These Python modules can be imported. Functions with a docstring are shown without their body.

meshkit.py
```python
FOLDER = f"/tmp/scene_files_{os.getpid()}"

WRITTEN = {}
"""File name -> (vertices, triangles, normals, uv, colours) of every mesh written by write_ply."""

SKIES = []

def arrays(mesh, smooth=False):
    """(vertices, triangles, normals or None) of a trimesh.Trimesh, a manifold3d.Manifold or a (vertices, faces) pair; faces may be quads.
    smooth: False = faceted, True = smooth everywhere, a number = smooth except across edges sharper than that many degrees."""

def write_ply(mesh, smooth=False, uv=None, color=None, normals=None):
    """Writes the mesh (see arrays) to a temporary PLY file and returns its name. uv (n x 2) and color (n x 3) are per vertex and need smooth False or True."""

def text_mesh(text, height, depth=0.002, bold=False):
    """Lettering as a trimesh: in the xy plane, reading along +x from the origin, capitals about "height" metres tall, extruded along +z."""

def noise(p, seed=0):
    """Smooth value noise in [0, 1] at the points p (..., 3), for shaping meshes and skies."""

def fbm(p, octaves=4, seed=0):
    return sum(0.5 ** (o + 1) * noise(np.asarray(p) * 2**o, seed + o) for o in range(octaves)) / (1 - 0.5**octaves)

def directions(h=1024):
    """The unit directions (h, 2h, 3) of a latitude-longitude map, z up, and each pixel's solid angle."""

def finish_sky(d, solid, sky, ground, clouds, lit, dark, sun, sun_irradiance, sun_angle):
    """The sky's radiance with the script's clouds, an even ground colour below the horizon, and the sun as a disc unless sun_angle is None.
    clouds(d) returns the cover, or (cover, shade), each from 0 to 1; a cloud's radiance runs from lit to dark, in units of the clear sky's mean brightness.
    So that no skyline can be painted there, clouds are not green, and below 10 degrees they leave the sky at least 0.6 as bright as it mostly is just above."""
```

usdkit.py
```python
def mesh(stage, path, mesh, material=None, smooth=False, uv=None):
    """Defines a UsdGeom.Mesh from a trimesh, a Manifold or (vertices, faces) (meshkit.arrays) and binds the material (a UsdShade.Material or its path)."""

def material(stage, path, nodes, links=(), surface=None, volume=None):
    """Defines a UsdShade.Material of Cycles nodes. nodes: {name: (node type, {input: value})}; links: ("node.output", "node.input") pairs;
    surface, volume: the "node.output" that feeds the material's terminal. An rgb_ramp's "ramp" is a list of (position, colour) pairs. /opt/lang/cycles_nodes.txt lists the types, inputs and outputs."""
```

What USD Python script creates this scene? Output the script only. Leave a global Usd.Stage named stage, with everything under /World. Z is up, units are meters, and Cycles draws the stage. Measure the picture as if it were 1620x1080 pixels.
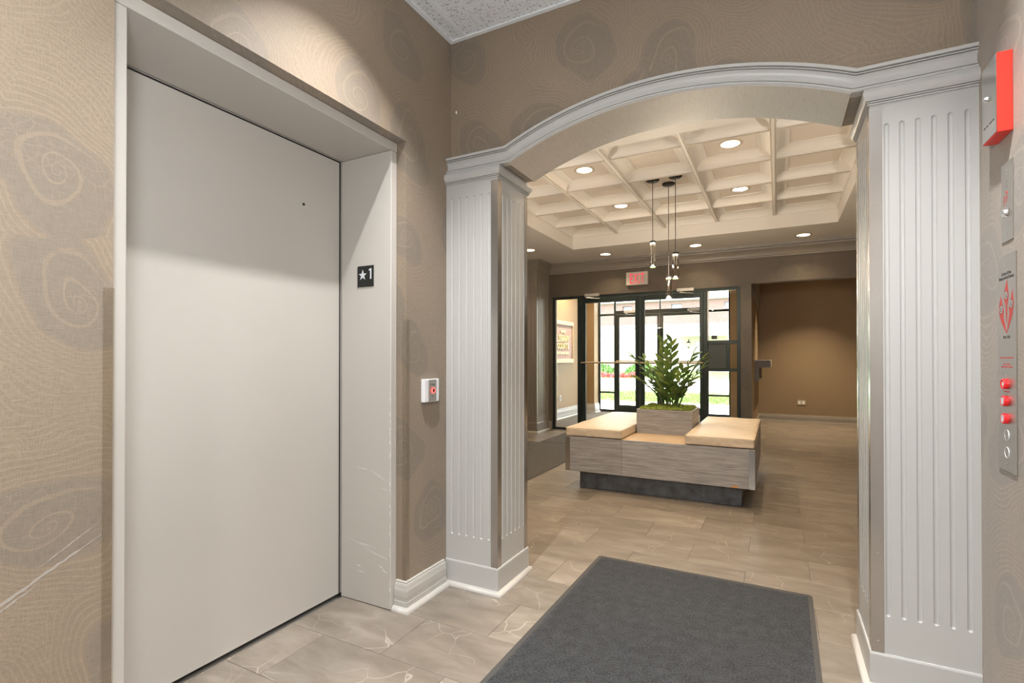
import math, random
import numpy as np
import trimesh
import manifold3d as m3
from shapely.geometry import Polygon, Point, box as sbox
from shapely import affinity
from shapely.ops import unary_union
import usdkit, meshkit
from pxr import Usd, UsdGeom, UsdLux, UsdShade, Gf, Sdf

random.seed(7)
RNG = np.random.default_rng(11)
stage = Usd.Stage.CreateInMemory()
UsdGeom.SetStageUpAxis(stage, UsdGeom.Tokens.z)
UsdGeom.SetStageMetersPerUnit(stage, 1.0)
stage.SetDefaultPrim(UsdGeom.Xform.Define(stage, '/World').GetPrim())
H = 1.135                     # eye height; plan measures below are in eye heights, x right, y away, z above the eye (floor = -1)

# ------------------------------------------------------------------ camera, sky, sun, exposure
F_PX, YAW, PITCH, PRINCIPAL_Y = 805.0, 27.55, 0.36, 562.0
cam = UsdGeom.Camera.Define(stage, '/World/camera')
cam.AddTranslateOp().Set(Gf.Vec3d(0, 0, H))
cam.AddRotateZOp().Set(YAW)
cam.AddRotateXOp().Set(90 + PITCH)
cam.CreateHorizontalApertureAttr(36.0)
cam.CreateVerticalApertureAttr(24.0)
cam.CreateFocalLengthAttr(36.0 * F_PX / 1620)
cam.CreateVerticalApertureOffsetAttr((PRINCIPAL_Y - 540) * 36.0 / 1620)
cam.CreateClippingRangeAttr(Gf.Vec2f(0.02, 500))
cam.CreateExposureAttr(0.2)

sky = UsdLux.DomeLight.Define(stage, '/World/sky_light')
sky.CreateIntensityAttr(3.3)
sky.CreateColorAttr(Gf.Vec3f(0.93, 0.97, 1.0))
sun = UsdLux.DistantLight.Define(stage, '/World/sun_light')
sun.CreateIntensityAttr(8.0)
sun.CreateAngleAttr(0.6)
sun.CreateColorAttr(Gf.Vec3f(1.0, 0.95, 0.88))
sun.AddRotateZOp().Set(-105)
sun.AddRotateXOp().Set(32)       # high, from the left along the street

HALL_L, HALL_C = 1750.0, (1.0, 0.985, 0.97)
GLOBE_L = 86.0
NEAR_L, SCONCE_L = 560.0, 760.0
PENDANT_L, PEND_C = 3400.0, (1.0, 0.86, 0.70)
LOBBY_L, LOBBY_C = 340.0, (1.0, 0.78, 0.52)

# ------------------------------------------------------------------ helpers
used = {}


def numbered(path):
    n = used.get(path, -1) + 1
    used[path] = n
    return path if n == 0 else f'{path}_{n:03d}'


def thing(name, label, cat, loc=(0, 0, 0), group=None, kind=None, rotz=0.0):
    """An Xform at the thing's base (metres); parts given in world metres are moved under it."""
    x = UsdGeom.Xform.Define(stage, numbered('/World/' + name))
    x.AddTranslateOp().Set(Gf.Vec3d(*map(float, loc)))
    if rotz:
        x.AddRotateZOp().Set(rotz)
    p = x.GetPrim()
    tag(p, label, cat, group, kind)
    ORIGIN[str(p.GetPath())] = np.asarray(loc, float)
    return p


ORIGIN = {}


def tag(p, label=None, cat=None, group=None, kind=None):
    for k, v in (('label', label), ('category', cat), ('group', group), ('kind', kind)):
        if v:
            p.SetCustomDataByKey(k, v)
    return p


def obj(name, m, mat, parent=None, smooth=False, label=None, kind=None, local=False):
    """One Mesh prim. Under a parent the mesh's world vertices become relative to the parent's base unless local."""
    base = str(parent.GetPath()) if parent else '/World'
    path = numbered(f'{base}/{name}')
    off = ORIGIN.get(base, np.zeros(3))
    if hasattr(m, 'to_mesh'):
        q = m.to_mesh()
        m = trimesh.Trimesh(q.vert_properties[:, :3], q.tri_verts, process=False)
    if not local and np.any(off):
        m = m.copy()
        m.apply_translation(-off)
    p = usdkit.mesh(stage, path, m, mat, smooth=smooth).GetPrim()
    ORIGIN[path] = off
    tag(p, label, None, None, kind)
    return p


def dup(src, loc, label, group=None, rotz=None):
    was = src.GetCustomData()
    r = thing(src.GetName(), label, was['category'], loc, group or was.get('group'))
    if rotz is not None:
        UsdGeom.Xformable(r).AddRotateZOp().Set(rotz)
    # refer to a class-like copy of the children
    r.GetReferences().AddInternalReference(src.GetPath())
    r.SetInstanceable(True)
    return r


def cat(ms):
    return trimesh.util.concatenate(ms)


def cbox(x0, x1, y0, y1, z0, z1, c=0.0):
    """A box, its edges chamfered by c."""
    x0, x1 = min(x0, x1), max(x0, x1)
    y0, y1 = min(y0, y1), max(y0, y1)
    z0, z1 = min(z0, z1), max(z0, z1)
    if c <= 0:
        m = trimesh.creation.box([x1 - x0, y1 - y0, z1 - z0])
        m.apply_translation([(x0 + x1) / 2, (y0 + y1) / 2, (z0 + z1) / 2])
        return m
    c = min(c, (x1 - x0) / 2.01, (y1 - y0) / 2.01, (z1 - z0) / 2.01)
    pts = []
    for X, sx in ((x0, 1), (x1, -1)):
        for Y, sy in ((y0, 1), (y1, -1)):
            for Z, sz in ((z0, 1), (z1, -1)):
                pts += [(X, Y + sy * c, Z + sz * c), (X + sx * c, Y, Z + sz * c), (X + sx * c, Y + sy * c, Z)]
    return trimesh.Trimesh(np.array(pts)).convex_hull


def hb(x0, x1, y0, y1, z0, z1, c=0.0):
    """cbox in eye heights, z relative to the eye."""
    return cbox(x0 * H, x1 * H, y0 * H, y1 * H, (z0 + 1) * H, (z1 + 1) * H, c)


AX = {'x': np.array([[0, 0, 1], [1, 0, 0], [0, 1, 0]], float),    # polygon (y, z), along x
      'y': np.array([[1, 0, 0], [0, 0, 1], [0, 1, 0]], float),    # polygon (x, z), along y
      'z': np.eye(3)}


def ext(poly, axis, t0, t1):
    ms = []
    for g in getattr(poly, 'geoms', [poly]):
        m = trimesh.creation.extrude_polygon(g, t1 - t0, engine='earcut')
        v = np.array(m.vertices)
        v[:, 2] += t0
        m = trimesh.Trimesh(v @ AX[axis].T, m.faces, process=False)
        if np.linalg.det(AX[axis]) < 0:
            m.invert()
        ms.append(m)
    return cat(ms)


def sweep2(path, prof, axis, closed=False):
    """Sweeps a closed profile of (o, k) points along a plane path; o lies along the path's left normal, k out of the plane (along axis)."""
    P = np.asarray(path, float)
    n = len(P)
    nrm = []
    for i in range(n):
        a = P[i] - P[i - 1] if (i > 0 or closed) else None
        b = P[(i + 1) % n] - P[i] if (i < n - 1 or closed) else None
        na = np.array([-a[1], a[0]]) / np.linalg.norm(a) if a is not None else None
        nb = np.array([-b[1], b[0]]) / np.linalg.norm(b) if b is not None else None
        if na is None:
            nrm.append(nb)
        elif nb is None:
            nrm.append(na)
        else:
            s = na + nb
            s /= np.linalg.norm(s)
            nrm.append(s / max(s @ na, 0.2))
    prof = np.asarray(prof, float)
    m = len(prof)
    V = np.array([[*(P[i] + nrm[i] * o), k] for i in range(n) for o, k in prof])
    F = []
    for i in range(n if closed else n - 1):
        for j in range(m):
            a, b = i * m + j, i * m + (j + 1) % m
            c, d = ((i + 1) % n) * m + (j + 1) % m, ((i + 1) % n) * m + j
            F += [(a, b, c), (a, c, d)]
    if not closed:
        tv, tf = trimesh.creation.triangulate_polygon(Polygon(prof), engine='earcut')
        idx = [int(np.argmin(((prof - t) ** 2).sum(1))) for t in tv]
        for f in tf:
            q = [idx[k] for k in f]
            F += [tuple(q), tuple(q[::-1][k] + (n - 1) * m for k in range(3))]
    t = trimesh.Trimesh(V @ AX[axis].T, F, process=True)
    t.fix_normals()
    return t


def lathe(prof, center=(0, 0, 0), sections=32, caps=False):
    """Revolves (r, z) about the z axis."""
    m = trimesh.creation.revolve(np.asarray(prof, float), sections=sections)
    m.fix_normals()
    m.apply_translation(center)
    return m


def tubes(points, r, sides=10):
    """A tube along a polyline with round joints (one mesh)."""
    pts = np.asarray(points, float)
    ms = []
    for a, b in zip(pts[:-1], pts[1:]):
        ms.append(trimesh.creation.cylinder(radius=r, segment=[a, b], sections=sides))
    for p in pts[1:-1]:
        s = trimesh.creation.icosphere(1, r)
        s.apply_translation(p)
        ms.append(s)
    return cat(ms)


def onto(m, origin, right, up):
    right, up = np.asarray(right, float), np.asarray(up, float)
    M = np.eye(4)
    M[:3, 0], M[:3, 1], M[:3, 2], M[:3, 3] = right, up, np.cross(right, up), origin
    m = m.copy()
    m.apply_transform(M)
    return m


def text(s, height, depth=0.0008, center=True, bold=False, width=None):
    m = meshkit.text_mesh(s, height, depth, bold)
    if width:
        w = m.bounds[1][0] - m.bounds[0][0]
        m.apply_scale([width / w, 1, 1])
    if center:
        m.apply_translation([-(m.bounds[0][0] + m.bounds[1][0]) / 2, 0, 0])
    return m


def dome(r, h, center, normal, sections=10):
    """A low screw head on a surface."""
    prof = [(0.0, h), (r * 0.6, h * 0.85), (r, 0.0), (0.0, 0.0)]
    m = trimesh.creation.revolve(np.array(prof), sections=sections)
    m.fix_normals()
    m.apply_transform(trimesh.geometry.align_vectors([0, 0, 1], normal))
    m.apply_translation(center)
    return m


# ------------------------------------------------------------------ materials
LK = '/World/Looks/'


def simple(name, color, rough=0.5, metallic=0.0, spec=0.5, bump=None, **kw):
    nodes = {'p': ('principled_bsdf', {'base_color': color, 'roughness': rough, 'metallic': metallic, 'specular_ior_level': spec, **kw})}
    links = []
    if bump:
        scale, dist = bump
        nodes['g'] = ('geometry', {})
        nodes['n'] = ('noise_texture', {'scale': scale, 'detail': 2.0})
        nodes['b'] = ('bump', {'distance': dist, 'strength': 1.0})
        links = [('g.position', 'n.vector'), ('n.fac', 'b.height'), ('b.normal', 'p.normal')]
    return usdkit.material(stage, LK + name, nodes, links, surface='p.BSDF')


def emissive(name, color, strength):
    return usdkit.material(stage, LK + name, {'e': ('emission', {'color': color, 'strength': strength})}, [], surface='e.emission')


paint = simple('grey_white_paint', (0.50, 0.497, 0.484), 0.38, bump=(300, 0.00012))
trim_white = simple('trim_white_paint', (0.50, 0.478, 0.445), 0.35)
door_paint = simple('elevator_paint', (0.52, 0.492, 0.455), 0.36, bump=(420, 0.00015))
metal = simple('brushed_steel', (0.58, 0.57, 0.56), 0.24, 1.0)
steel_plate = simple('satin_steel_plate', (0.50, 0.47, 0.43), 0.38, 1.0)
screw_mat = simple('bright_screw', (0.9, 0.9, 0.9), 0.2, 1.0)
dark_metal = simple('dark_bronze', (0.045, 0.04, 0.035), 0.4, 0.8)
black = simple('black_plastic', (0.02, 0.02, 0.018), 0.45)
dark_gap = simple('dark_gap', (0.02, 0.018, 0.016), 0.8)
frame_green = simple('storefront_frame', (0.024, 0.036, 0.034), 0.42, 0.3)
frame_panel = simple('storefront_panel', (0.055, 0.066, 0.066), 0.5, 0.0)
white_plastic = simple('white_plastic', (0.82, 0.83, 0.85), 0.35)
sign_black = simple('sign_black', (0.012, 0.013, 0.011), 0.5)
sign_silver = simple('sign_silver', (0.62, 0.64, 0.68), 0.45)
red_paint = simple('red_enamel', (0.83, 0.035, 0.02), 0.4)
red_print = simple('red_print', (0.62, 0.055, 0.04), 0.5)
black_print = simple('black_print', (0.05, 0.045, 0.04), 0.5)


def sheet(name, tint, f0, rough):
    """Thin see-through sheet: clear, with a mirror share that grows towards grazing angles."""
    return usdkit.material(stage, LK + name, {
        't': ('transparent_bsdf', {'color': tint}), 'gl': ('glossy_bsdf', {'color': (1, 1, 1), 'roughness': rough}),
        'w': ('layer_weight', {'blend': 0.5}), 'q': ('math', {'math_type': 'power', 'value2': 4.0}), 'a': ('math', {'math_type': 'multiply_add', 'value2': 0.6, 'value3': f0}), 'm': ('mix_closure', {})},
        [('w.facing', 'q.value1'), ('q.value', 'a.value1'), ('a.value', 'm.fac'), ('t.BSDF', 'm.closure1'), ('gl.BSDF', 'm.closure2')], surface='m.closure')


clear_plastic = sheet('clear_guard', (0.965, 0.955, 0.935), 0.03, 0.12)
pane = sheet('window_pane', (0.97, 0.98, 0.975), 0.03, 0.0)
crystal = usdkit.material(stage, LK + 'pendant_glass', {
    't': ('transparent_bsdf', {'color': (0.92, 0.91, 0.88)}), 'gl': ('glossy_bsdf', {'color': (1, 1, 1), 'roughness': 0.02}),
    'f': ('layer_weight', {'blend': 0.52}), 'm': ('mix_closure', {})},
    [('f.facing', 'm.fac'), ('t.BSDF', 'm.closure1'), ('gl.BSDF', 'm.closure2')], surface='m.closure')
soffit_mat = usdkit.material(stage, LK + 'pearl_soffit', {
    'g': ('geometry', {}), 'mp': ('mapping', {'scale': (60, 5, 60)}), 'n': ('noise_texture', {'scale': 4, 'detail': 4}),
    'r': ('rgb_ramp', {'ramp': [(0.3, (0.55, 0.525, 0.50)), (0.7, (0.63, 0.605, 0.58))]}),
    'p': ('principled_bsdf', {'roughness': 0.33, 'metallic': 0.25}), 'b': ('bump', {'distance': 0.0006, 'strength': 0.6})},
    [('g.position', 'mp.vector'), ('mp.vector', 'n.vector'), ('n.fac', 'r.fac'), ('r.color', 'p.base_color'), ('n.fac', 'b.height'), ('b.normal', 'p.normal')], surface='p.BSDF')


def wallpaper(name, base, patch, line):
    """Woven wallpaper printed with scrolls: scalloped medallions with a spiral inside, small florets between, dull fill in the large motifs."""
    N, L = {}, []

    def n(key, kind, src=None, **inp):
        N[key] = (kind, inp)
        for sock, out in (src or {}).items():
            L.append((out, f'{key}.{sock}'))
        return key

    def math_(key, op, a, b=None, c=None):
        inp, src = {'math_type': op}, {}
        for k, v in (('value1', a), ('value2', b), ('value3', c)):
            if isinstance(v, str):
                src[k] = v
            elif v is not None:
                inp[k] = float(v)
        n(key, 'math', src, **inp)
        return key + '.value'

    n('g', 'geometry')
    n('xyz', 'separate_xyz', {'vector': 'g.position'})
    u = math_('u', 'add', 'xyz.x', 'xyz.y')                 # along the wall: one of x and y is fixed on each wall
    n('uv', 'combine_xyz', {'x': u, 'y': 'xyz.z'})
    n('w', 'noise_texture', {'vector': 'uv.vector'}, scale=2.4, detail=2.0)
    n('ws', 'vector_math', {'vector1': 'w.color'}, math_type='scale', scale=0.26)
    n('p0', 'vector_math', {'vector1': 'uv.vector', 'vector2': 'ws.vector'}, math_type='add')

    def cells(k, scale, rnd, lobes, amount):
        n(k + 'v', 'voronoi_texture', {'vector': 'p0.vector'}, dimensions='2D', scale=scale, randomness=rnd)
        n(k + 'd', 'vector_math', {'vector1': 'p0.vector', 'vector2': k + 'v.position'}, math_type='subtract')
        n(k + 'xy', 'separate_xyz', {'vector': k + 'd.vector'})
        ang = math_(k + 'a', 'arctan2', k + 'xy.y', k + 'xy.x')
        r = math_(k + 'r', 'multiply', k + 'v.distance', 1.0 / scale)
        q = math_(k + 'q', 'sine', math_(k + 'l', 'multiply', ang, lobes))
        rm = math_(k + 'rm', 'multiply', r, math_(k + 'm', 'multiply_add', q, amount, 1.0))
        return ang, r, rm

    def line_of(key, value, lo, hi):
        n(key, 'map_range', {'value': value}, range_type='smoothstep', from_min=lo, from_max=hi, to_min=0.0, to_max=1.0)
        return key + '.result'

    ang, r, rm = cells('A', 2.4, 0.8, 2.0, 0.14)
    rings = line_of('Ar1', math_('As1', 'sine', math_('As0', 'multiply', rm, 430.0)), 0.35, 0.8)
    gate = line_of('Ag', rm, 0.118, 0.128)
    rings = math_('Ar2', 'multiply', rings, gate)
    lnr = math_('Aln', 'logarithm', math_('Aln0', 'add', r, 0.004), 2.718)
    spir = line_of('Asp', math_('Asp2', 'sine', math_('Asp1', 'multiply_add', lnr, 8.0, ang)), 0.80, 0.95)
    inner = line_of('Ain', r, 0.105, 0.092)
    spir = math_('Asp3', 'multiply', spir, inner)
    ang2, r2, rm2 = cells('B', 10.0, 1.0, 6.0, 0.30)
    flo = line_of('Bf', math_('Bs', 'sine', math_('Bs0', 'multiply', rm2, 430.0)), 0.35, 0.85)
    out = line_of('Bg', rm, 0.19, 0.205)
    flo = math_('Bo', 'multiply', math_('Bo2', 'multiply', flo, out), 0.8)
    n('C', 'voronoi_texture', {'vector': 'p0.vector'}, dimensions='2D', scale=36.0, feature='distance_to_edge')
    n('Cn', 'noise_texture', {'vector': 'uv.vector'}, scale=4.0, detail=1.0)
    mesh_ = math_('Cm', 'multiply', line_of('Cl', 'C.distance', 0.07, 0.02), line_of('Cg', 'Cn.fac', 0.52, 0.60))
    lines = math_('L1', 'maximum', math_('L0', 'maximum', rings, spir), math_('L2', 'maximum', flo, math_('Cm2', 'multiply', mesh_, 0.6)))
    n('fade', 'noise_texture', {'vector': 'uv.vector'}, scale=2.0, detail=2.0)
    n('fr', 'map_range', {'value': 'fade.fac'}, from_min=0.3, from_max=0.65, to_min=0.45, to_max=1.0, clamp=True)
    lines = math_('Lf', 'multiply', math_('Lf0', 'multiply', lines, 'fr.result'), 0.50)
    fill = math_('P', 'multiply', line_of('Pin', rm, 0.132, 0.120), 0.85)
    n('k1', 'mix_color', {'fac': fill}, a=base, b=patch)
    n('k2', 'mix_color', {'fac': lines, 'a': 'k1.result'}, b=line)
    n('mv', 'mapping', {'vector': 'g.position'}, scale=(520, 520, 40))
    n('nv', 'noise_texture', {'vector': 'mv.vector'}, scale=1.0, detail=1.0)
    n('mh', 'mapping', {'vector': 'g.position'}, scale=(50, 50, 520))
    n('nh', 'noise_texture', {'vector': 'mh.vector'}, scale=1.0, detail=1.0)
    av = math_('av', 'add', 'nv.fac', 'nh.fac')
    n('mr', 'map_range', {'value': av}, from_min=0.6, from_max=1.4, to_min=0.87, to_max=1.13)
    n('k3', 'mix_color', {'a': 'k2.result', 'b': 'mr.result'}, blend_type='multiply', fac=1.0)
    n('b', 'bump', {'height': av}, distance=0.0008, strength=0.5)
    n('rr', 'map_range', {'value': lines}, to_min=0.55, to_max=0.40)
    n('p', 'principled_bsdf', {'base_color': 'k3.result', 'roughness': 'rr.result', 'normal': 'b.normal'}, sheen_weight=0.25, sheen_roughness=0.4)
    return usdkit.material(stage, LK + name, N, L, surface='p.BSDF')


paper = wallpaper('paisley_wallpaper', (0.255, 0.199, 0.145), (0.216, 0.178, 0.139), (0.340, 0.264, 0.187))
paper_lobby = wallpaper('paisley_wallpaper_lobby', (0.120, 0.100, 0.079), (0.101, 0.089, 0.074), (0.150, 0.123, 0.093))  # hall paper again, its colour darkened to carry the lobby shade
paper_plain = simple('woven_wallpaper', (0.25, 0.185, 0.115), 0.5, bump=(300, 0.0008))
paper_cream = simple('cream_wallpaper', (0.36, 0.235, 0.115), 0.55, bump=(250, 0.0008))  # wallpaper lightened: the strong vestibule light is put into its colour
lobby_white = simple('lobby_ceiling_paint', (0.87, 0.835, 0.785), 0.6)
lobby_trim = simple('lobby_trim_paint', (0.27, 0.245, 0.215), 0.36)
coffer_tan = simple('coffer_panel_paint', (0.80, 0.725, 0.645), 0.75, bump=(180, 0.0006))
bar_tan = simple('coffer_bar_paint', (0.66, 0.59, 0.50), 0.5)

floor_tile = usdkit.material(stage, LK + 'marble_tile', {
    'g': ('geometry', {}), 'oi': ('object_info', {}),
    'om': ('math', {'math_type': 'multiply', 'value2': 37.0}), 'cv': ('combine_xyz', {}), 'va': ('vector_math', {'math_type': 'add'}),
    'mp': ('mapping', {'scale': (1.6, 4.2, 4.0)}),
    'n1': ('noise_texture', {'scale': 2.2, 'detail': 6.0, 'roughness': 0.62, 'distortion': 0.5}),
    'r1': ('rgb_ramp', {'ramp': [(0.28, (0.168, 0.142, 0.114)), (0.5, (0.226, 0.192, 0.157)), (0.72, (0.298, 0.26, 0.219))]}),
    'n2': ('noise_texture', {'scale': 2.3, 'detail': 3.0}), 'ns': ('vector_math', {'math_type': 'scale', 'scale': 0.28}),
    'vv': ('vector_math', {'math_type': 'add'}),
    'v': ('voronoi_texture', {'scale': 4.6, 'feature': 'distance_to_edge'}),
    'vr': ('rgb_ramp', {'ramp': [(0.0, (0.62, 0.62, 0.62)), (0.004, (0.4, 0.4, 0.4)), (0.010, (0, 0, 0))]}),
    'n3': ('noise_texture', {'scale': 3.0, 'detail': 2.0}), 'r3': ('rgb_ramp', {'ramp': [(0.45, (0, 0, 0)), (0.60, (0.85, 0.85, 0.85))]}),
    'mm': ('mix_color', {'blend_type': 'multiply', 'fac': 1.0}),
    'k': ('mix_color', {'b': (0.56, 0.50, 0.43)}),
    'tr': ('map_range', {'to_min': 0.86, 'to_max': 1.12}), 'k2': ('mix_color', {'blend_type': 'multiply', 'fac': 1.0}),
    'p': ('principled_bsdf', {'roughness': 0.42})},
    [('oi.random', 'om.value1'), ('om.value', 'cv.x'), ('om.value', 'cv.z'), ('g.position', 'va.vector1'), ('cv.vector', 'va.vector2'),
     ('va.vector', 'mp.vector'), ('mp.vector', 'n1.vector'), ('n1.fac', 'r1.fac'),
     ('va.vector', 'n2.vector'), ('n2.color', 'ns.vector1'), ('va.vector', 'vv.vector1'), ('ns.vector', 'vv.vector2'), ('vv.vector', 'v.vector'),
     ('v.distance', 'vr.fac'), ('va.vector', 'n3.vector'), ('n3.fac', 'r3.fac'), ('vr.color', 'mm.a'), ('r3.color', 'mm.b'), ('mm.result', 'k.fac'),
     ('r1.color', 'k.a'), ('oi.random', 'tr.value'), ('k.result', 'k2.a'), ('tr.result', 'k2.b'), ('k2.result', 'p.base_color')], surface='p.BSDF')
grout = simple('tile_joint', (0.10, 0.085, 0.07), 0.8)

acoustic = usdkit.material(stage, LK + 'acoustic_tile', {
    'g': ('geometry', {}), 'v': ('noise_texture', {'scale': 95.0, 'detail': 3.0, 'roughness': 0.7}),
    'r': ('rgb_ramp', {'ramp': [(0.36, (0.35, 0.35, 0.36)), (0.43, (0.80, 0.83, 0.87)), (0.7, (0.88, 0.91, 0.95))]}),
    'b': ('bump', {'distance': 0.004, 'strength': 0.8}), 'p': ('principled_bsdf', {'roughness': 0.9})},
    [('g.position', 'v.vector'), ('v.fac', 'r.fac'), ('r.color', 'p.base_color'), ('v.fac', 'b.height'), ('b.normal', 'p.normal')], surface='p.BSDF')
grid_white = simple('ceiling_grid_paint', (0.84, 0.87, 0.91), 0.5)


def carpet(name, c0, c1, scale=135.0, rib=None):
    N = {'g': ('geometry', {}), 'n': ('noise_texture', {'scale': scale, 'detail': 4.0, 'roughness': 0.75}), 'n2': ('noise_texture', {'scale': 22.0, 'detail': 4.0}),
         'a': ('math', {'math_type': 'multiply_add', 'value2': 0.9}), 'a2': ('math', {'math_type': 'multiply', 'value2': 0.18}),
         'r': ('rgb_ramp', {'ramp': [(0.44, c0), (0.66, c1)]}),
         'b': ('bump', {'distance': 0.004, 'strength': 0.9}), 'p': ('principled_bsdf', {'roughness': 0.95, 'specular_ior_level': 0.15, 'sheen_weight': 0.15})}
    L = [('g.position', 'n.vector'), ('g.position', 'n2.vector'), ('n2.fac', 'a2.value1'), ('n.fac', 'a.value1'), ('a2.value', 'a.value3'), ('a.value', 'r.fac'),
         ('r.color', 'p.base_color'), ('n.fac', 'b.height'), ('b.normal', 'p.normal')]
    return usdkit.material(stage, LK + name, N, L, surface='p.BSDF')


mat_carpet = carpet('mat_pile', (0.006, 0.0065, 0.007), (0.054, 0.057, 0.061))
mat_carpet_brown = carpet('lobby_mat_pile', (0.035, 0.031, 0.026), (0.13, 0.115, 0.09), 260.0)
vestibule_carpet = carpet('vestibule_pile', (0.09, 0.075, 0.055), (0.20, 0.165, 0.125), 120.0)
rubber = simple('mat_rubber', (0.055, 0.053, 0.05), 0.75)


def wood(name, cols, scale, rough=0.45):
    return usdkit.material(stage, LK + name, {
        'g': ('geometry', {}), 'mp': ('mapping', {'scale': scale}),
        'n': ('noise_texture', {'scale': 1.0, 'detail': 6.0, 'roughness': 0.65, 'distortion': 0.6}),
        'r': ('rgb_ramp', {'ramp': [(0.28, cols[0]), (0.5, cols[1]), (0.70, cols[2])]}),
        'oi': ('object_info', {}), 'tr': ('map_range', {'to_min': 0.92, 'to_max': 1.08}), 'k': ('mix_color', {'blend_type': 'multiply', 'fac': 1.0}),
        'b': ('bump', {'distance': 0.0015, 'strength': 0.5}), 'p': ('principled_bsdf', {'roughness': rough})},
        [('g.position', 'mp.vector'), ('mp.vector', 'n.vector'), ('n.fac', 'r.fac'), ('r.color', 'k.a'), ('oi.random', 'tr.value'), ('tr.result', 'k.b'),
         ('k.result', 'p.base_color'), ('n.fac', 'b.height'), ('b.normal', 'p.normal')], surface='p.BSDF')


GREYW = ((0.215, 0.205, 0.205), (0.345, 0.335, 0.335), (0.47, 0.46, 0.465))
wood_grey = wood('grey_oak_laminate', GREYW, (4.5, 4.5, 75.0))
wood_top = wood('oak_laminate_top', ((0.42, 0.29, 0.18), (0.55, 0.40, 0.26), (0.66, 0.50, 0.34)), (2.2, 60.0, 10.0), 0.4)
plinth_mat = usdkit.material(stage, LK + 'slate_plinth', {
    'g': ('geometry', {}), 'n': ('noise_texture', {'scale': 14.0, 'detail': 5.0}),
    'r': ('rgb_ramp', {'ramp': [(0.3, (0.08, 0.088, 0.10)), (0.7, (0.17, 0.184, 0.205))]}),
    'v': ('voronoi_texture', {'scale': 2.6, 'feature': 'distance_to_edge'}), 'vr': ('rgb_ramp', {'ramp': [(0.0, (0.12, 0.12, 0.12)), (0.004, (0, 0, 0))]}),
    'k': ('mix_color', {'blend_type': 'add', 'fac': 0.6}), 'p': ('principled_bsdf', {'roughness': 0.4})},
    [('g.position', 'n.vector'), ('n.fac', 'r.fac'), ('g.position', 'v.vector'), ('v.distance', 'vr.fac'), ('r.color', 'k.a'), ('vr.color', 'k.b'), ('k.result', 'p.base_color')], surface='p.BSDF')
vinyl = simple('cream_vinyl', (0.66, 0.545, 0.41), 0.42, bump=(24, 0.0025))
chip_wood = simple('bare_chipboard', (0.62, 0.33, 0.13), 0.8)
leaf_mats = [usdkit.material(stage, LK + f'leaf_green_{"abc"[i]}', {
    'p': ('principled_bsdf', {'base_color': c, 'roughness': 0.30}), 't': ('translucent_bsdf', {'color': (c[0] * 2.2, c[1] * 2.0, c[2] * 1.2)}), 'm': ('mix_closure', {'fac': 0.3})},
    [('p.BSDF', 'm.closure1'), ('t.BSDF', 'm.closure2')], surface='m.closure') for i, c in enumerate([(0.055, 0.105, 0.035), (0.085, 0.150, 0.045), (0.14, 0.205, 0.06)])]
stem_mat = simple('stem_green', (0.09, 0.15, 0.045), 0.45)
moss_mat = usdkit.material(stage, LK + 'sheet_moss', {
    'g': ('geometry', {}), 'n': ('noise_texture', {'scale': 60.0, 'detail': 3.0}), 'r': ('rgb_ramp', {'ramp': [(0.35, (0.12, 0.175, 0.018)), (0.7, (0.36, 0.43, 0.075))]}),
    'p': ('principled_bsdf', {'roughness': 0.8})}, [('g.position', 'n.vector'), ('n.fac', 'r.fac'), ('r.color', 'p.base_color')], surface='p.BSDF')
gold = simple('gold_letters', (0.85, 0.58, 0.22), 0.35, 0.9)
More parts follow.
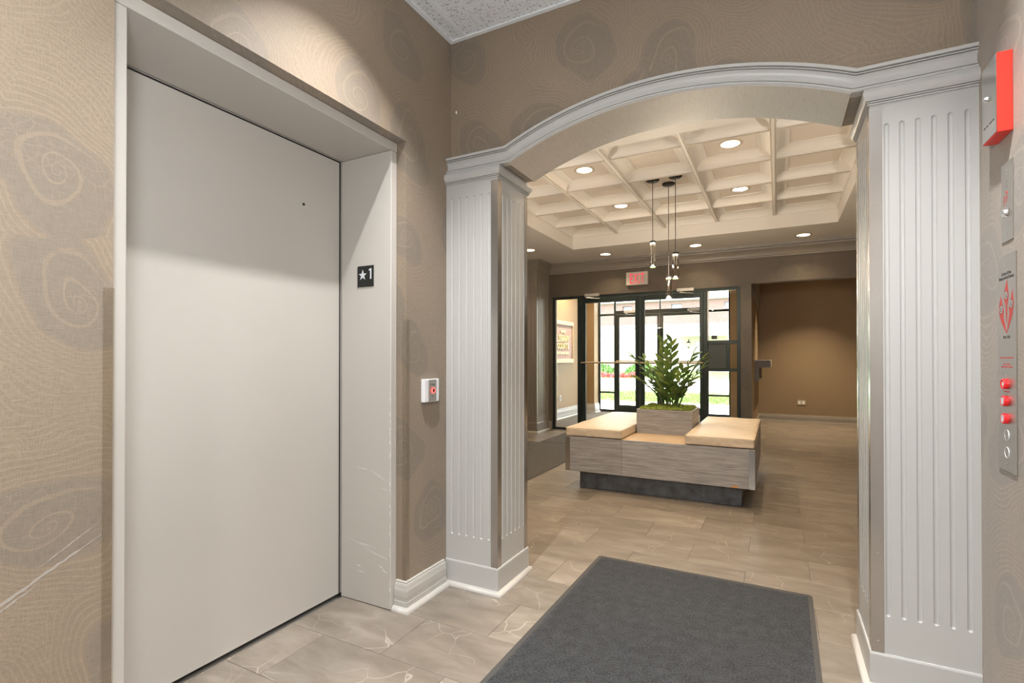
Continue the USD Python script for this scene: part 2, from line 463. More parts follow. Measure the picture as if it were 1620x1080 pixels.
plaque_mat = simple('mauve_plaque', (0.50, 0.34, 0.31), 0.7, bump=(40, 0.006))
plaque_frame = simple('cream_plaque_frame', (0.68, 0.56, 0.38), 0.45)
brass_bar = simple('push_bar_brass', (0.60, 0.45, 0.30), 0.35, 0.6)
silver = simple('closer_silver', (0.55, 0.53, 0.50), 0.4, 0.6)
exit_face = simple('exit_housing', (0.72, 0.66, 0.58), 0.45)
exit_red = usdkit.material(stage, LK + 'exit_letters', {'e': ('emission', {'color': (1.0, 0.09, 0.12), 'strength': 1.0})}, [], surface='e.emission')
can_refl = simple('can_reflector', (0.80, 0.66, 0.46), 0.3, 0.6)
can_trim = simple('can_trim', (0.62, 0.53, 0.42), 0.35)
lamp_glow = emissive('lamp_glow', (1.0, 0.82, 0.56), 6.0)
lamp_white = emissive('lamp_white', (1.0, 0.95, 0.88), 6.0)
pend_glow = emissive('pendant_glow', (1.0, 0.84, 0.62), 7.0)
red_lit = usdkit.material(stage, LK + 'red_led_ring', {'e': ('emission', {'color': (1.0, 0.22, 0.2), 'strength': 1.05})}, [], surface='e.emission')
button_red = simple('button_red_plastic', (0.85, 0.02, 0.025), 0.2, coat_weight=0.3)
button_lens = simple('button_lens', (0.78, 0.76, 0.84), 0.25)

# ------------------------------------------------------------------ plan (eye heights)
XL, XR, YA0, YA1, ZC = -1.315, 0.508, 1.92, 2.14, 1.4316         # hall: left and right wall, arch wall front and back, ceiling
LXL, LXR, YB, ZS, ZT, ZP = -3.2, 1.5, 6.66, 1.33, 1.465, 1.525    # lobby: side walls, far wall, soffit, tray grid, coffer panels
ZROOF, YREAR, YOUT = 1.75, -2.0, 9.35
PXL, PXR = -1.052, 0.252                                           # inner faces of the pilaster shafts
SPRL, SPRR, ZSPR, ZAPEX = -1.0027, 0.2052, 0.8245, 0.957           # arch springing points and crown


def arch_curve(n=40):
    c = (SPRL + SPRR) / 2
    a, r = (SPRR - SPRL) / 2, ZAPEX - ZSPR
    R = (a * a + r * r) / (2 * r)
    t = np.linspace(-math.asin(a / R), math.asin(a / R), n)
    return np.stack([c + R * np.sin(t), ZAPEX - R + R * np.cos(t)], 1)


ARC = arch_curve()


def hp(pts):
    """(a, z) in eye heights to metres, z from the floor."""
    return [(a * H, (z + 1) * H) for a, z in pts]


def struct(name, label, cat_, loc=(0, 0, 0)):
    return thing(name, label, cat_, loc, kind='structure')


def wall(name, mesh, mat, label):
    p = obj(name, mesh, mat)
    tag(p, label, 'wall', None, 'structure')
    return p


# ------------------------------------------------------------------ floor
fl = struct('floor', 'floor of grey-beige marble-look tiles laid in a half-offset running bond', 'floor')
obj('slab', hb(-3.4, 1.7, YREAR - 0.2, YOUT + 0.1, -1.12, -1.0022), grout, fl)
ROW, LEN, GAP = 0.2625, 0.530, 0.0011
for k in range(-5, 30):
    y0, y1 = 1.589 + ROW * k, 1.589 + ROW * (k + 1)
    off = -0.930 if k % 2 == 0 else -1.196
    ym = (y0 + y1) / 2
    if ym < YA0 + 0.2:
        xa, xb = (-1.63 if 0.5 < ym < 1.58 else XL), XR
    elif ym < YB + 0.06:
        xa, xb = LXL, LXR
    elif ym < 9.2:
        xa, xb = -0.274, 1.25
    else:
        continue
    n0 = math.floor((xa - off) / LEN)
    x = off + n0 * LEN
    while x < xb:
        a, b = max(x, xa), min(x + LEN, xb)
        if b - a > 0.02:
            t = RNG.uniform(-0.0004, 0.0)
            obj('tile', hb(a + GAP / 2, b - GAP / 2, y0 + GAP / 2, y1 - GAP / 2, -1.002, -1.0 + t, 0.0012), floor_tile, fl)
        x += LEN

# ------------------------------------------------------------------ hall walls
op = sbox(0.5948 * H, -1, 1.607 * H, 1.869 * H)
wl = Polygon([(YREAR * H, 0), (YA0 * H, 0), (YA0 * H, (ZROOF + 1) * H), (YREAR * H, (ZROOF + 1) * H)]).difference(op)
wall('wall_left', cat([ext(wl, 'x', -1.50 * H, XL * H), hb(-1.80, -1.76, 0.45, 1.75, -1, ZROOF), hb(-1.80, -1.50, 0.42, 0.45, -1, ZROOF), hb(-1.80, -1.50, 1.75, 1.78, -1, ZROOF), hb(-1.80, -1.50, 0.42, 1.78, 1.0, 1.05)]),
     paper, 'taupe paisley wallpaper wall around the elevator opening')
wall('wall_right', hb(XR, XR + 0.12, YREAR, YA0, -1, ZROOF), paper, 'narrow taupe wallpaper wall at the right edge carrying the elevator controls')
wall('wall_rear', hb(-1.5, XR + 0.12, YREAR - 0.12, YREAR, -1, ZROOF), paper_plain, 'wallpaper wall closing the hall behind the viewer')
ring = [(LXL - 0.1, -1), (XL, -1), (XL, ZSPR), *[tuple(p) for p in ARC], (XR, ZSPR), (XR, -1), (LXR + 0.1, -1), (LXR + 0.1, ZROOF), (LXL - 0.1, ZROOF)]
wb = wall('wall_back', ext(Polygon(hp(ring)), 'y', YA0 * H, YA1 * H), paper, 'brown paisley wallpaper wall pierced by the wide arch')
arcm = np.array(hp(ARC))
spl = sweep2(arcm, [(-0.0035, (YA0 - 0.034) * H), (-0.0015, (YA0 - 0.036) * H), (-0.0003, (YA0 - 0.036) * H), (-0.0003, (YA1 + 0.002) * H), (-0.0035, (YA1 + 0.002) * H)], 'y')
obj('arch_soffit', spl, soffit_mat, wb, smooth=30, label='pearly silver-beige underside of the arch')

R_CAN = 0.066
NEAR_CANS = [(-1.939, 2.62, 'added unseen downlight in the lobby soffit behind the left pilaster'), (-0.85, 2.62, 'added unseen downlight in the lobby soffit behind the left half of the arch'), (0.251, 2.62, 'added unseen downlight in the lobby soffit behind the right pilaster')]  # unseen cans added to brighten the floor behind the arch
HALL_CANS = [(-0.945, 1.20, 'downlight in the hall ceiling near the elevator door'), (0.20, 1.20, 'downlight in the hall ceiling near the call panel'),
             (-0.955, 0.10, 'added unseen downlight in the hall ceiling by the left wall beside the viewer'), (0.20, 0.10, 'added unseen downlight in the hall ceiling by the right wall beside the viewer'),  # this pair and the next are added out of view to brighten the hall
             (-1.0, -1.25, 'added unseen downlight in the hall ceiling far behind the viewer on the left'), (0.20, -1.25, 'added unseen downlight in the hall ceiling far behind the viewer on the right')]
# hall ceiling: lay-in tiles in a white grid
ce = struct('ceiling', 'white speckled lay-in tile ceiling of the elevator hall', 'ceiling')
XB = [XL, -1.23, -0.695, -0.16, 0.375, XR]
YT = [YA0 - 0.535 * k for k in range(0, 8)]
for i in range(len(XB) - 1):
    for j in range(len(YT) - 1):
        holes = [(x, y) for x, y, _ in HALL_CANS if XB[i] < x < XB[i + 1] and YT[j + 1] < y < YT[j]]
        if holes:
            pg = sbox((XB[i] + 0.008) * H, (YT[j + 1] + 0.008) * H, (XB[i + 1] - 0.008) * H, (YT[j] - 0.008) * H)
            for x, y in holes:
                pg = pg.difference(Point(x * H, y * H).buffer(R_CAN * H, 24))
            obj('ceiling_tile', ext(pg, 'z', (ZC + 1.004) * H, (ZC + 1.02) * H), acoustic, ce)
        else:
            obj('ceiling_tile', hb(XB[i] + 0.008, XB[i + 1] - 0.008, YT[j + 1] + 0.008, YT[j] - 0.008, ZC + 0.004, ZC + 0.02, 0.003), acoustic, ce)
for x in XB[1:-1]:
    obj('grid_bar', hb(x - 0.0115, x + 0.0115, YT[-1], YA0, ZC - 0.001, ZC + 0.003, 0.0006), grid_white, ce)
for y in YT[1:]:
    for i in range(len(XB) - 1):
        obj('grid_bar', hb(XB[i] + 0.012, XB[i + 1] - 0.012, y - 0.0115, y + 0.0115, ZC - 0.001, ZC + 0.003, 0.0006), grid_white, ce)
obj('wall_angle', hb(XL + 0.0005, XL + 0.020, YT[-1], YA0 - 0.0005, ZC - 0.003, ZC + 0.003, 0.0006), grid_white, ce)
obj('wall_angle', hb(XR - 0.020, XR - 0.0005, YT[-1], YA0 - 0.0005, ZC - 0.003, ZC + 0.003, 0.0006), grid_white, ce)
obj('wall_angle', hb(XL + 0.0205, XR - 0.0205, YA0 - 0.020, YA0 - 0.0005, ZC - 0.003, ZC + 0.003, 0.0006), grid_white, ce)
tag(obj('roof', hb(-3.4, 1.7, YREAR - 0.2, YOUT + 0.1, ZROOF, ZROOF + 0.1), dark_gap), 'roof slab above the ceilings', 'roof', None, 'structure')

# ------------------------------------------------------------------ arch moulding (upper band) and pilasters
PROF = [(0, 0.0), (0, 0.036), (0.003, 0.0395), (0.009, 0.0395), (0.0105, 0.037), (0.0112, 0.029), (0.0135, 0.029), (0.0142, 0.034), (0.018, 0.034), (0.0186, 0.029), (0.022, 0.0265), (0.031, 0.0255),
        (0.040, 0.0275), (0.047, 0.0325), (0.0505, 0.036), (0.0515, 0.027), (0.0538, 0.027), (0.0545, 0.036), (0.0575, 0.036), (0.0582, 0.028), (0.0602, 0.028), (0.061, 0.040), (0.071, 0.041), (0.071, 0.0)]
pathm = [(XL + 0.0005, ZSPR), *[tuple(p) for p in ARC], (XR - 0.0005, ZSPR)]
am = sweep2(hp(pathm), [(o * H, (YA0 - k) * H) for o, k in PROF], 'y')
tr1 = obj('trim_1', am, paint, None, smooth=25)
tag(tr1, 'grey-white moulding band rising over the arch between the two fluted pilasters', 'moulding', None, 'structure')


def capsule(x, y, z0, z1, r):
    a, b = m3.Manifold.sphere(r, 20).translate((x, y, z0)), m3.Manifold.sphere(r, 20).translate((x, y, z1))
    return m3.Manifold.batch_hull([a, b])


def manifold_box(x0, x1, y0, y1, z0, z1):
    return m3.Manifold.cube((x1 - x0, y1 - y0, z1 - z0)).translate((x0, y0, z0))


CAP = [(0, 0.0), (0.006, 0.0), (0.0065, 0.0035), (0.002, 0.0042), (0.002, 0.006), (0.0085, 0.0066), (0.009, 0.0092), (0.0045, 0.0098), (0.0045, 0.0114), (0.0105, 0.012), (0.0125, 0.015), (0.0165, 0.022), (0.0185, 0.030),
       (0.0185, 0.037), (0.0165, 0.042), (0.0150, 0.0455), (0.0150, 0.0480), (0.0, 0.0480)]     # (projection, height)


def pilaster(side, label, outer, inner, y0, y1, lobby=False):
    """side -1: left of the arch (inner face looks +x), +1: right."""
    s = -side
    p = thing('pilaster', label, 'pilaster', (((outer + inner) / 2) * H, (y0 + y1) / 2 * H, 0))
    xa, xb = min(outer, inner), max(outer, inner)
    zb, zt = -0.888, 0.772
    body = manifold_box(xa * H, xb * H, y0 * H, y1 * H, (zb + 1 - 0.004) * H, (ZSPR + 1 - 0.0005) * H)
    fz0, fz1 = (-0.770 + 1) * H, (0.705 + 1) * H
    cut = []
    r = 0.0069 * H
    for k in range(6):
        fx = inner + side * (0.042 + 0.0378 * k)
        cut.append(capsule(fx * H, y0 * H - r * 0.25, fz0, fz1, r))
        fy = y0 + 0.043 + (y1 - y0 - 0.086) * k / 5
        cut.append(capsule(inner * H + s * r * 0.25, fy * H, fz0, fz1, r))
    body = body - m3.Manifold.batch_boolean(cut, m3.OpType.Add)
    obj('shaft', body, paint, p, smooth=22)
    # base, shoe moulding and capital run round the front, inner side and back
    e = 0.006
    wx = outer - side * 0.0005
    path = [(wx, y1 + 0.0), (inner, y1), (inner, y0), (wx, y0)] if side < 0 else [(wx, y0), (inner, y0), (inner, y1), (wx, y1)]
    pm = [(a * H, b * H) for a, b in path]
    # the left normal of this path points out of the pilaster when side < 0 has it reversed
    flip = 1.0
    d = np.array(pm[1]) - np.array(pm[0])
    nleft = np.array([-d[1], d[0]])
    mid = np.array([(outer + inner) / 2 * H, (y0 + y1) / 2 * H])
    if nleft @ (mid - np.array(pm[0])) > 0:
        flip = -1.0
    base = [(0, 0.0), (e, 0.0), (e, 0.106), (e - 0.002, 0.111), (0.0, 0.112)]
    obj('base', sweep2(pm, [(flip * o * H, z * H + 0.0005) for o, z in base], 'z'), paint, p, smooth=20)
    shoe = [(e, 0.0)] + [(e + 0.017 * math.cos(t), 0.019 * math.sin(t)) for t in np.linspace(0, math.pi / 2, 7)]
    obj('shoe_moulding', sweep2(pm, [(flip * o * H, z * H + 0.0005) for o, z in shoe], 'z'), trim_white, p, smooth=40)
    obj('cap_moulding', sweep2(pm, [(flip * o * H, (1 + zt + k) * H) for o, k in CAP], 'z'), paint, p, smooth=25)
    # steel corner guards with screws
    for yy, sy in ((y0, -1), (y1, 1)):
        w, t = 0.033, 0.0016
        L = Polygon([(0, 0), (w, 0), (w, t), (t, t), (t, w), (0, w)])
        cx, cy = inner + s * t, yy + sy * t
        pts = np.array(L.exterior.coords)
        q = np.stack([(cx - s * pts[:, 0]) * H, (cy - sy * pts[:, 1]) * H], 1)
        g = obj('corner_guard', ext(Polygon(q), 'z', (zb + 1 + 0.001) * H, (0.762 + 1) * H), metal, p, label='brushed steel corner guard')
        zz = np.linspace(zb + 0.035, 0.735, 7)
        for z in zz:
            if sy < 0:
                obj('screw', dome(0.0027, 0.0013, ((cx - s * 0.018) * H, cy * H, (z + 1) * H), (0, -1, 0)), screw_mat, g)
            obj('screw', dome(0.0027, 0.0013, (cx * H, (cy - sy * 0.018) * H, (z + 1) * H), (s, 0, 0)), screw_mat, g)
    return p


pilaster(-1, 'grey-white fluted pilaster left of the arch with steel corner guards', XL, PXL, 1.884, 2.17)
pilaster(1, 'grey-white fluted pilaster right of the arch beside the red alarm box', XR, PXR, 1.884, 2.17)

# ------------------------------------------------------------------ baseboard on the left wall by the pilaster
BB = [(0, 0.0), (0.019, 0.0), (0.019, 0.034), (0.0175, 0.038), (0.0165, 0.040), (0.0165, 0.043), (0.0175, 0.044), (0.0175, 0.0475), (0.0165, 0.0485), (0.0165, 0.0515), (0.018, 0.053),
      (0.018, 0.078), (0.0165, 0.082), (0.014, 0.092), (0.013, 0.100), (0.0115, 0.101), (0.0115, 0.104), (0.009, 0.106), (0.009, 0.112), (0.005, 0.114), (0.0, 0.114)]
SHOE = [(0.019, 0.0)] + [(0.019 + 0.016 * math.cos(t), 0.018 * math.sin(t)) for t in np.linspace(0, math.pi / 2, 7)]


def baseboard(name, path, label, mat=trim_white, scale=1.0):
    """path in eye heights, the room on its left."""
    t = struct(name, label, 'baseboard')
    pm = [(a * H, b * H) for a, b in path]
    obj('board', sweep2(pm, [(o * H * scale, z * H * scale + 0.0004) for o, z in BB], 'z'), mat, t, smooth=25)
    obj('shoe_moulding', sweep2(pm, [(o * H * scale, z * H * scale + 0.0004) for o, z in SHOE], 'z'), mat, t, smooth=40)
    return t


baseboard('baseboard_left', [(XL, 1.861), (XL, 1.607), (-1.361, 1.607)], 'stepped white baseboard between the elevator frame and the left pilaster')

# ------------------------------------------------------------------ elevator: frame, door, sill
FX, DX = -1.3634, -1.633
JY0, JY1, HZ = 0.6437, 1.572, 0.832
d1 = struct('door_1', 'tall greige steel elevator door in a deep painted frame', 'elevator door', ((DX) * H, 1.1 * H, 0))
obj('jamb', hb(DX, FX, 0.5955, JY0, -0.9985, HZ, 0.0025), door_paint, d1)
obj('jamb', hb(DX, FX, JY1, 1.6065, -0.9985, HZ, 0.0025), door_paint, d1)
obj('header', hb(DX, FX + 0.002, 0.5955, 1.6065, HZ + 0.0006, 0.8685, 0.0025), door_paint, d1)
obj('door_panel', hb(DX - 0.04, DX - 0.008, 0.60, 1.60, -0.989, HZ + 0.01, 0.002), door_paint, d1)
obj('gap', hb(DX - 0.0395, DX - 0.006, 1.5665, 1.5715, -0.99, HZ, 0), dark_gap, d1)
obj('gap', hb(DX - 0.0395, DX - 0.006, JY0, JY1, HZ - 0.005, HZ - 0.0002, 0), dark_gap, d1)
obj('sill', hb(DX - 0.06, DX + 0.012, 0.645, 1.571, -1.002, -0.9975, 0.001), metal, d1, label='narrow metal sill under the door')
hole = trimesh.creation.cylinder(radius=0.0052 * H, height=0.004, sections=16)
hole.apply_transform(trimesh.geometry.align_vectors([0, 0, 1], [1, 0, 0]))
hole.apply_translation([(DX - 0.008) * H, 1.3838 * H, 1.603 * H])
obj('key_hole', hole, black, d1, label='small round release hole')

# scrapes in the paint of the right jamb and scuffs on the left wall
scr = thing('paint_scrape', 'white scrapes and chipped edge low on the right elevator jamb', 'scrape', (-1.45 * H, JY1 * H, 0), kind='stuff')
ms = []


def chip(u0, z0, u1, z1, w):
    """A thin chip of bare white primer on the jamb face, from (x, z) to (x, z)."""
    a, b = np.array([u0 * H, (z0 + 1) * H]), np.array([u1 * H, (z1 + 1) * H])
    d = (b - a)
    n = np.array([-d[1], d[0]]) / (np.linalg.norm(d) + 1e-9)
    k = np.linspace(0, 1, 9)
    up = [a + d * t + n * w * H * RNG.uniform(0.1, 1) * math.sin(math.pi * min(max(t, .04), .96)) for t in k]
    dn = [a + d * t - n * w * H * RNG.uniform(0.1, 1) * math.sin(math.pi * min(max(t, .04), .96)) for t in k]
    pg = Polygon([*up, *dn[::-1]]).buffer(0)
    if pg.area > 1e-9:
        ms.append(ext(pg, 'y', JY1 * H - 0.0004, JY1 * H - 0.0001))


for z in np.arange(-0.93, -0.10, 0.028):
    if RNG.random() < 0.8:
        x = FX - 0.004
        chip(x, z, x, z + RNG.uniform(0.008, 0.028), RNG.uniform(0.0008, 0.0026))
chip(-1.55, -0.448, -1.46, -0.455, 0.0012); chip(-1.47, -0.452, -1.385, -0.49, 0.0012); chip(-1.42, -0.52, -1.37, -0.525, 0.0010)
chip(-1.545, -0.755, -1.44, -0.765, 0.0016); chip(-1.50, -0.778, -1.38, -0.80, 0.0010); chip(-1.545, -0.85, -1.52, -0.853, 0.0022)
chip(-1.535, -0.872, -1.50, -0.875, 0.0022); chip(-1.425, -0.83, -1.40, -0.842, 0.0026); chip(-1.41, -0.845, -1.38, -0.855, 0.0022); chip(-1.61, -0.74, -1.38, -0.80, 0.0005)
obj('chips', cat(ms), simple('bare_primer', (0.86, 0.85, 0.82), 0.6), scr)

sc = []
for (y0, z0, y1, z1, w) in [(0.36, -0.498, 0.575, -0.385, 0.005), (0.46, -0.425, 0.572, -0.355, 0.0022), (0.38, -0.50, 0.47, -0.45, 0.003)]:
    a, b = np.array([y0 * H, (z0 + 1) * H]), np.array([y1 * H, (z1 + 1) * H])
    d = b - a
    n = np.array([-d[1], d[0]]) / np.linalg.norm(d)
    k = np.linspace(0, 1, 24)
    up = [a + d * t + n * w * H * RNG.uniform(0.15, 1) * math.sin(math.pi * min(max(t, .05), .95)) for t in k]
    dn = [a + d * t - n * w * H * RNG.uniform(0.15, 1) * math.sin(math.pi * min(max(t, .05), .95)) for t in k]
    sc.append(ext(Polygon([*up, *dn[::-1]]).buffer(0), 'x', XL * H + 0.0001, XL * H + 0.0004))
tag(obj('wall_scuff', cat(sc), simple('pale_scuff', (0.36, 0.325, 0.29), 0.6)), 'pale diagonal scuff marks low on the left wallpaper', 'scuff', None, 'stuff')

# clear corner guards on the wall corners
for nm, y, lab, sgn in (('corner_guard', 0.5948, 'clear plastic corner guard on the wall edge left of the elevator', -1), ('corner_guard', 1.607, 'clear plastic corner guard on the wall edge right of the elevator', 1)):
    z0, z1 = (-0.998 if sgn < 0 else -0.884), 0.157
    q = [(0, 0), (0.020, 0), (0.020, 0.0018), (-0.0018, 0.0018), (-0.0018, -0.018), (0, -0.018)]
    pg = Polygon([((XL + 0.0004 + b) * H, (y - sgn * 0.0004 + sgn * a) * H) for a, b in q])
    tag(obj(nm, ext(pg, 'z', (z0 + 1) * H, (z1 + 1) * H), clear_plastic), lab, 'corner guard')

# floor number sign on the right jamb
sg = thing('floor_sign', 'black square braille sign with a silver star and numeral one on the elevator jamb', 'sign', (-1.4968 * H, JY1 * H, 1.337 * H))
obj('plate', hb(-1.541, -1.4526, JY1 - 0.0025, JY1 - 0.0002, 0.294, 0.3805, 0.0008), sign_black, sg)
star = Polygon([(math.cos(math.pi / 2 + k * math.pi / 5) * (0.0255 if k % 2 == 0 else 0.0105), math.sin(math.pi / 2 + k * math.pi / 5) * (0.0255 if k % 2 == 0 else 0.0105)) for k in range(10)])
st = trimesh.creation.extrude_polygon(star, 0.0012, engine='earcut')
obj('star', onto(st, (-1.511 * H, (JY1 - 0.0026) * H, 1.342 * H), (1, 0, 0), (0, 0, 1)), sign_silver, sg)
one = Polygon([(-0.004, 0.0), (0.004, 0.0), (0.004, 0.049), (-0.0015, 0.049), (-0.012, 0.044), (-0.012, 0.038), (-0.004, 0.040)])
obj('numeral', onto(trimesh.creation.extrude_polygon(one, 0.0012, engine='earcut'), (-1.4675 * H, (JY1 - 0.0026) * H, 1.325 * H), (1, 0, 0), (0, 0, 1)), sign_silver, sg)
br = []
for i in range(7):
    b = trimesh.creation.icosphere(1, 0.0012)
    b.apply_translation([(-1.49 + 0.0035 * (i % 3)) * H, (JY1 - 0.0027) * H, (1.302 + 0.0035 * (i // 3)) * H])
    br.append(b)

# touchless exit switch on the left wall
ex = thing('exit_switch', 'white wall box with steel insert and red-lit round exit button', 'switch', (XL * H, 1.751 * H, 0.866 * H))
obj('box', hb(XL + 0.0004, XL + 0.020, 1.700, 1.803, -0.183, -0.086, 0.003), white_plastic, ex)
obj('insert', hb(XL + 0.0200, XL + 0.0235, 1.7255, 1.7785, -0.180, -0.089, 0.001), steel_plate, ex)
ez, ey = -0.134, 1.752
tor = lathe([(0.0095, 0), (0.0155, 0), (0.0155, 0.006), (0.0135, 0.009), (0.0105, 0.009), (0.0095, 0.007), (0.0095, 0)], sections=36)
obj('lit_ring', onto(tor, ((XL + 0.0236) * H, ey * H, (ez + 1) * H), (0, 1, 0), (0, 0, 1)), red_lit, ex, smooth=40, label='glowing red ring')
btn = lathe([(0, 0), (0.0094, 0), (0.0094, 0.005), (0, 0.0055)], sections=28)
obj('button', onto(btn, ((XL + 0.0236) * H, ey * H, (ez + 1) * H), (0, 1, 0), (0, 0, 1)), simple('dark_red_button', (0.10, 0.03, 0.03), 0.3), ex)
for s_, z_ in (('NO TOUCH', -0.112), ('EXIT', -0.160)):
    obj('lettering', onto(text(s_, 0.0052, 0.0003, width=0.032 if len(s_) > 5 else 0.020), ((XL + 0.0237) * H, ey * H, (z_ + 1) * H), (0, 1, 0), (0, 0, 1)), black_print, ex)
for z_ in (-0.099, -0.170):
    obj('screw', dome(0.003, 0.0014, ((XL + 0.0236) * H, ey * H, (z_ + 1) * H), (1, 0, 0)), screw_mat, ex)

# small white stud high on the arch wall
hk = trimesh.creation.uv_sphere(radius=1.0, count=[12, 16])
hk.apply_scale([0.0042, 0.006, 0.0085])
hk.apply_translation([-1.283 * H, (YA0) * H - 0.005, (1.111 + 1) * H])
tag(obj('wall_stud', hk, white_plastic, smooth=True), 'tiny white stud high on the brown wall near the left corner', 'stud')

# ------------------------------------------------------------------ right wall: alarm box, key switch, call panel
R_, U_ = (0, -1, 0), (0, 0, 1)
ab = thing('alarm_box', 'red metal alarm box with stainless cover plate and lock', 'alarm box', ((XR - 0.015) * H, 1.70 * H, 1.65 * H))
obj('housing', hb(XR - 0.0295, XR - 0.0003, 1.649, 1.748, 0.5545, 0.750, 0.0012), red_paint, ab)
obj('cover', hb(XR - 0.0312, XR - 0.0297, 1.651, 1.7465, 0.557, 0.748, 0.0005), simple('mirror_steel', (0.62, 0.60, 0.57), 0.16, 1.0), ab, label='stainless steel cover plate')
lock = lathe([(0, 0.009), (0.0045, 0.009), (0.0060, 0.007), (0.0075, 0.002), (0.0085, 0.0), (0, 0)], sections=24)
obj('lock', onto(lock, ((XR - 0.0313) * H, 1.708 * H, 1.661 * H), R_, U_), screw_mat, ab, smooth=40)
dash = []
for k, w in enumerate((0.014, 0.010, 0.016, 0.012)):
    dash.append(cbox((XR - 0.0315) * H, (XR - 0.03135) * H, (1.734 - 0.0195 * k) * H - w, (1.734 - 0.0195 * k) * H, 1.591 * H, 1.5945 * H))
obj('lettering', cat(dash), black_print, ab)

ks = thing('key_switch_plate', 'small stainless key switch plate below the red alarm box', 'switch plate', (XR * H, 1.6855 * H, 1.39 * H))
obj('plate', hb(XR - 0.0022, XR - 0.0002, 1.650, 1.721, 0.2915, 0.4875, 0.0006), steel_plate, ks)
PX = (XR - 0.0023) * H
for z in (0.468, 0.312):
    obj('screw', dome(0.0035, 0.0016, (PX, 1.6855 * H, (1 + z) * H), (-1, 0, 0)), screw_mat, ks)
cyl = lathe([(0, 0.010), (0.008, 0.010), (0.0095, 0.009), (0.011, 0.003), (0.0135, 0.0), (0, 0)], sections=28)
obj('key_cylinder', onto(cyl, (PX, 1.6855 * H, 1.362 * H), R_, U_), screw_mat, ks, smooth=40)
obj('key_slot', cbox(PX - 0.0104, PX - 0.0099, 1.6855 * H - 0.001, 1.6855 * H + 0.001, 1.362 * H - 0.006, 1.362 * H + 0.006), black, ks)
obj('indicator', dome(0.0042, 0.002, (PX, 1.6855 * H, 1.4125 * H), (-1, 0, 0), 16), red_print, ks, label='small red indicator')
dots = [dome(0.0013, 0.0004, (PX, (1.6855 + 0.0045 * dx) * H, (1.432 + 0.0062 * dz) * H), (-1, 0, 0), 8) for dx in (-1, 0, 1) for dz in range(-1, 3) if (dx + dz) % 2 == 0]
obj('speaker_holes', cat(dots), black_print, ks, kind='stuff')
dash = []
for r_, ws in enumerate(((0.017, 0.010), (0.011, 0.016), (0.013, 0.008), (0.010,))):
    y = 1.706 * H
    for w in ws:
        dash.append(cbox(PX - 0.0003, PX - 0.0001, y - w, y, (1.402 - 0.0062 * r_) * H, (1.402 - 0.0062 * r_) * H + 0.0032))
        y -= w + 0.004
obj('lettering', cat(dash), red_print, ks)

cp = thing('call_panel', 'tall stainless elevator call panel with fire notice and column of buttons', 'call panel', (XR * H, 1.69 * H, 0.99 * H))
obj('plate', hb(XR - 0.0026, XR - 0.0002, 1.634, 1.747, -0.2805, 0.2593, 0.0008), steel_plate, cp)
PX = (XR - 0.0027) * H
CY = 1.6905


def on_panel(pg, mat, name, depth=0.0003, lift=0.0, label=None):
    m = ext(pg, 'z', 0, depth) if not hasattr(pg, 'faces') else pg
    return obj(name, onto(m, (PX - lift, CY * H, 1.0 * H), R_, U_), mat, cp, label=label)


for z in (0.232, -0.042, -0.262):
    obj('screw', dome(0.0034, 0.0018, (PX, CY * H, (1 + z) * H), (-1, 0, 0)), screw_mat, cp)
for s_, z_, w_ in (('In Case Of Fire', 0.2085, 0.066), ('Elevators Are Out Of Service', 0.198, 0.104), ('Use Exit', 0.050, 0.046)):
    t_ = text(s_, 0.0088, 0.0003, width=w_)
    t_.apply_translation([0, z_ * H, 0])
    on_panel(t_, black_print, 'lettering')


def smooth_poly(pts, n=12):
    """A closed outline through the points; a None marks the previous point as a sharp corner."""
    out, run = [], []
    for p in pts + [None]:
        if p is None:
            if len(run) > 2:
                r_ = np.array([run[0]] + run + [run[-1]], float)
                for k in range(1, len(r_) - 2):
                    for t in np.linspace(0, 1, n, endpoint=False):
                        a, b, c, d = r_[k - 1], r_[k], r_[k + 1], r_[k + 2]
                        out.append(0.5 * (2 * b + (c - a) * t + (2 * a - 5 * b + 4 * c - d) * t * t + (3 * b - a - 3 * c + d) * t ** 3))
            else:
                out += [np.array(q, float) for q in run[:-1]]
            run = [run[-1]]
        else:
            run.append(p)
    return Polygon([tuple(q * H) for q in out]).buffer(0)


flames = unary_union([
    smooth_poly([(0.006, 0.196), (-0.006, 0.178), (-0.0135, 0.162), (-0.012, 0.146), (-0.004, 0.132), (-0.003, 0.110), (0.001, 0.088), None, (0.004, 0.110), (0.005, 0.132), (0.011, 0.146), (0.0125, 0.163), (0.008, 0.180), (0.006, 0.196), None]),
    smooth_poly([(-0.033, 0.158), (-0.044, 0.138), (-0.046, 0.120), (-0.036, 0.098), (-0.018, 0.079), (0.001, 0.062), None, (-0.010, 0.086), (-0.019, 0.104), (-0.0175, 0.120), (-0.025, 0.136), (-0.033, 0.158), None]),
    smooth_poly([(0.036, 0.168), (0.042, 0.146), (0.0425, 0.128), (0.033, 0.102), (0.016, 0.081), (0.001, 0.062), None, (0.010, 0.088), (0.018, 0.108), (0.0165, 0.128), (0.028, 0.146), (0.036, 0.168), None])])
on_panel(flames, red_print, 'flame_symbol')
pale_disc = simple('pale_disc', (0.60, 0.56, 0.52), 0.45, 0.6)
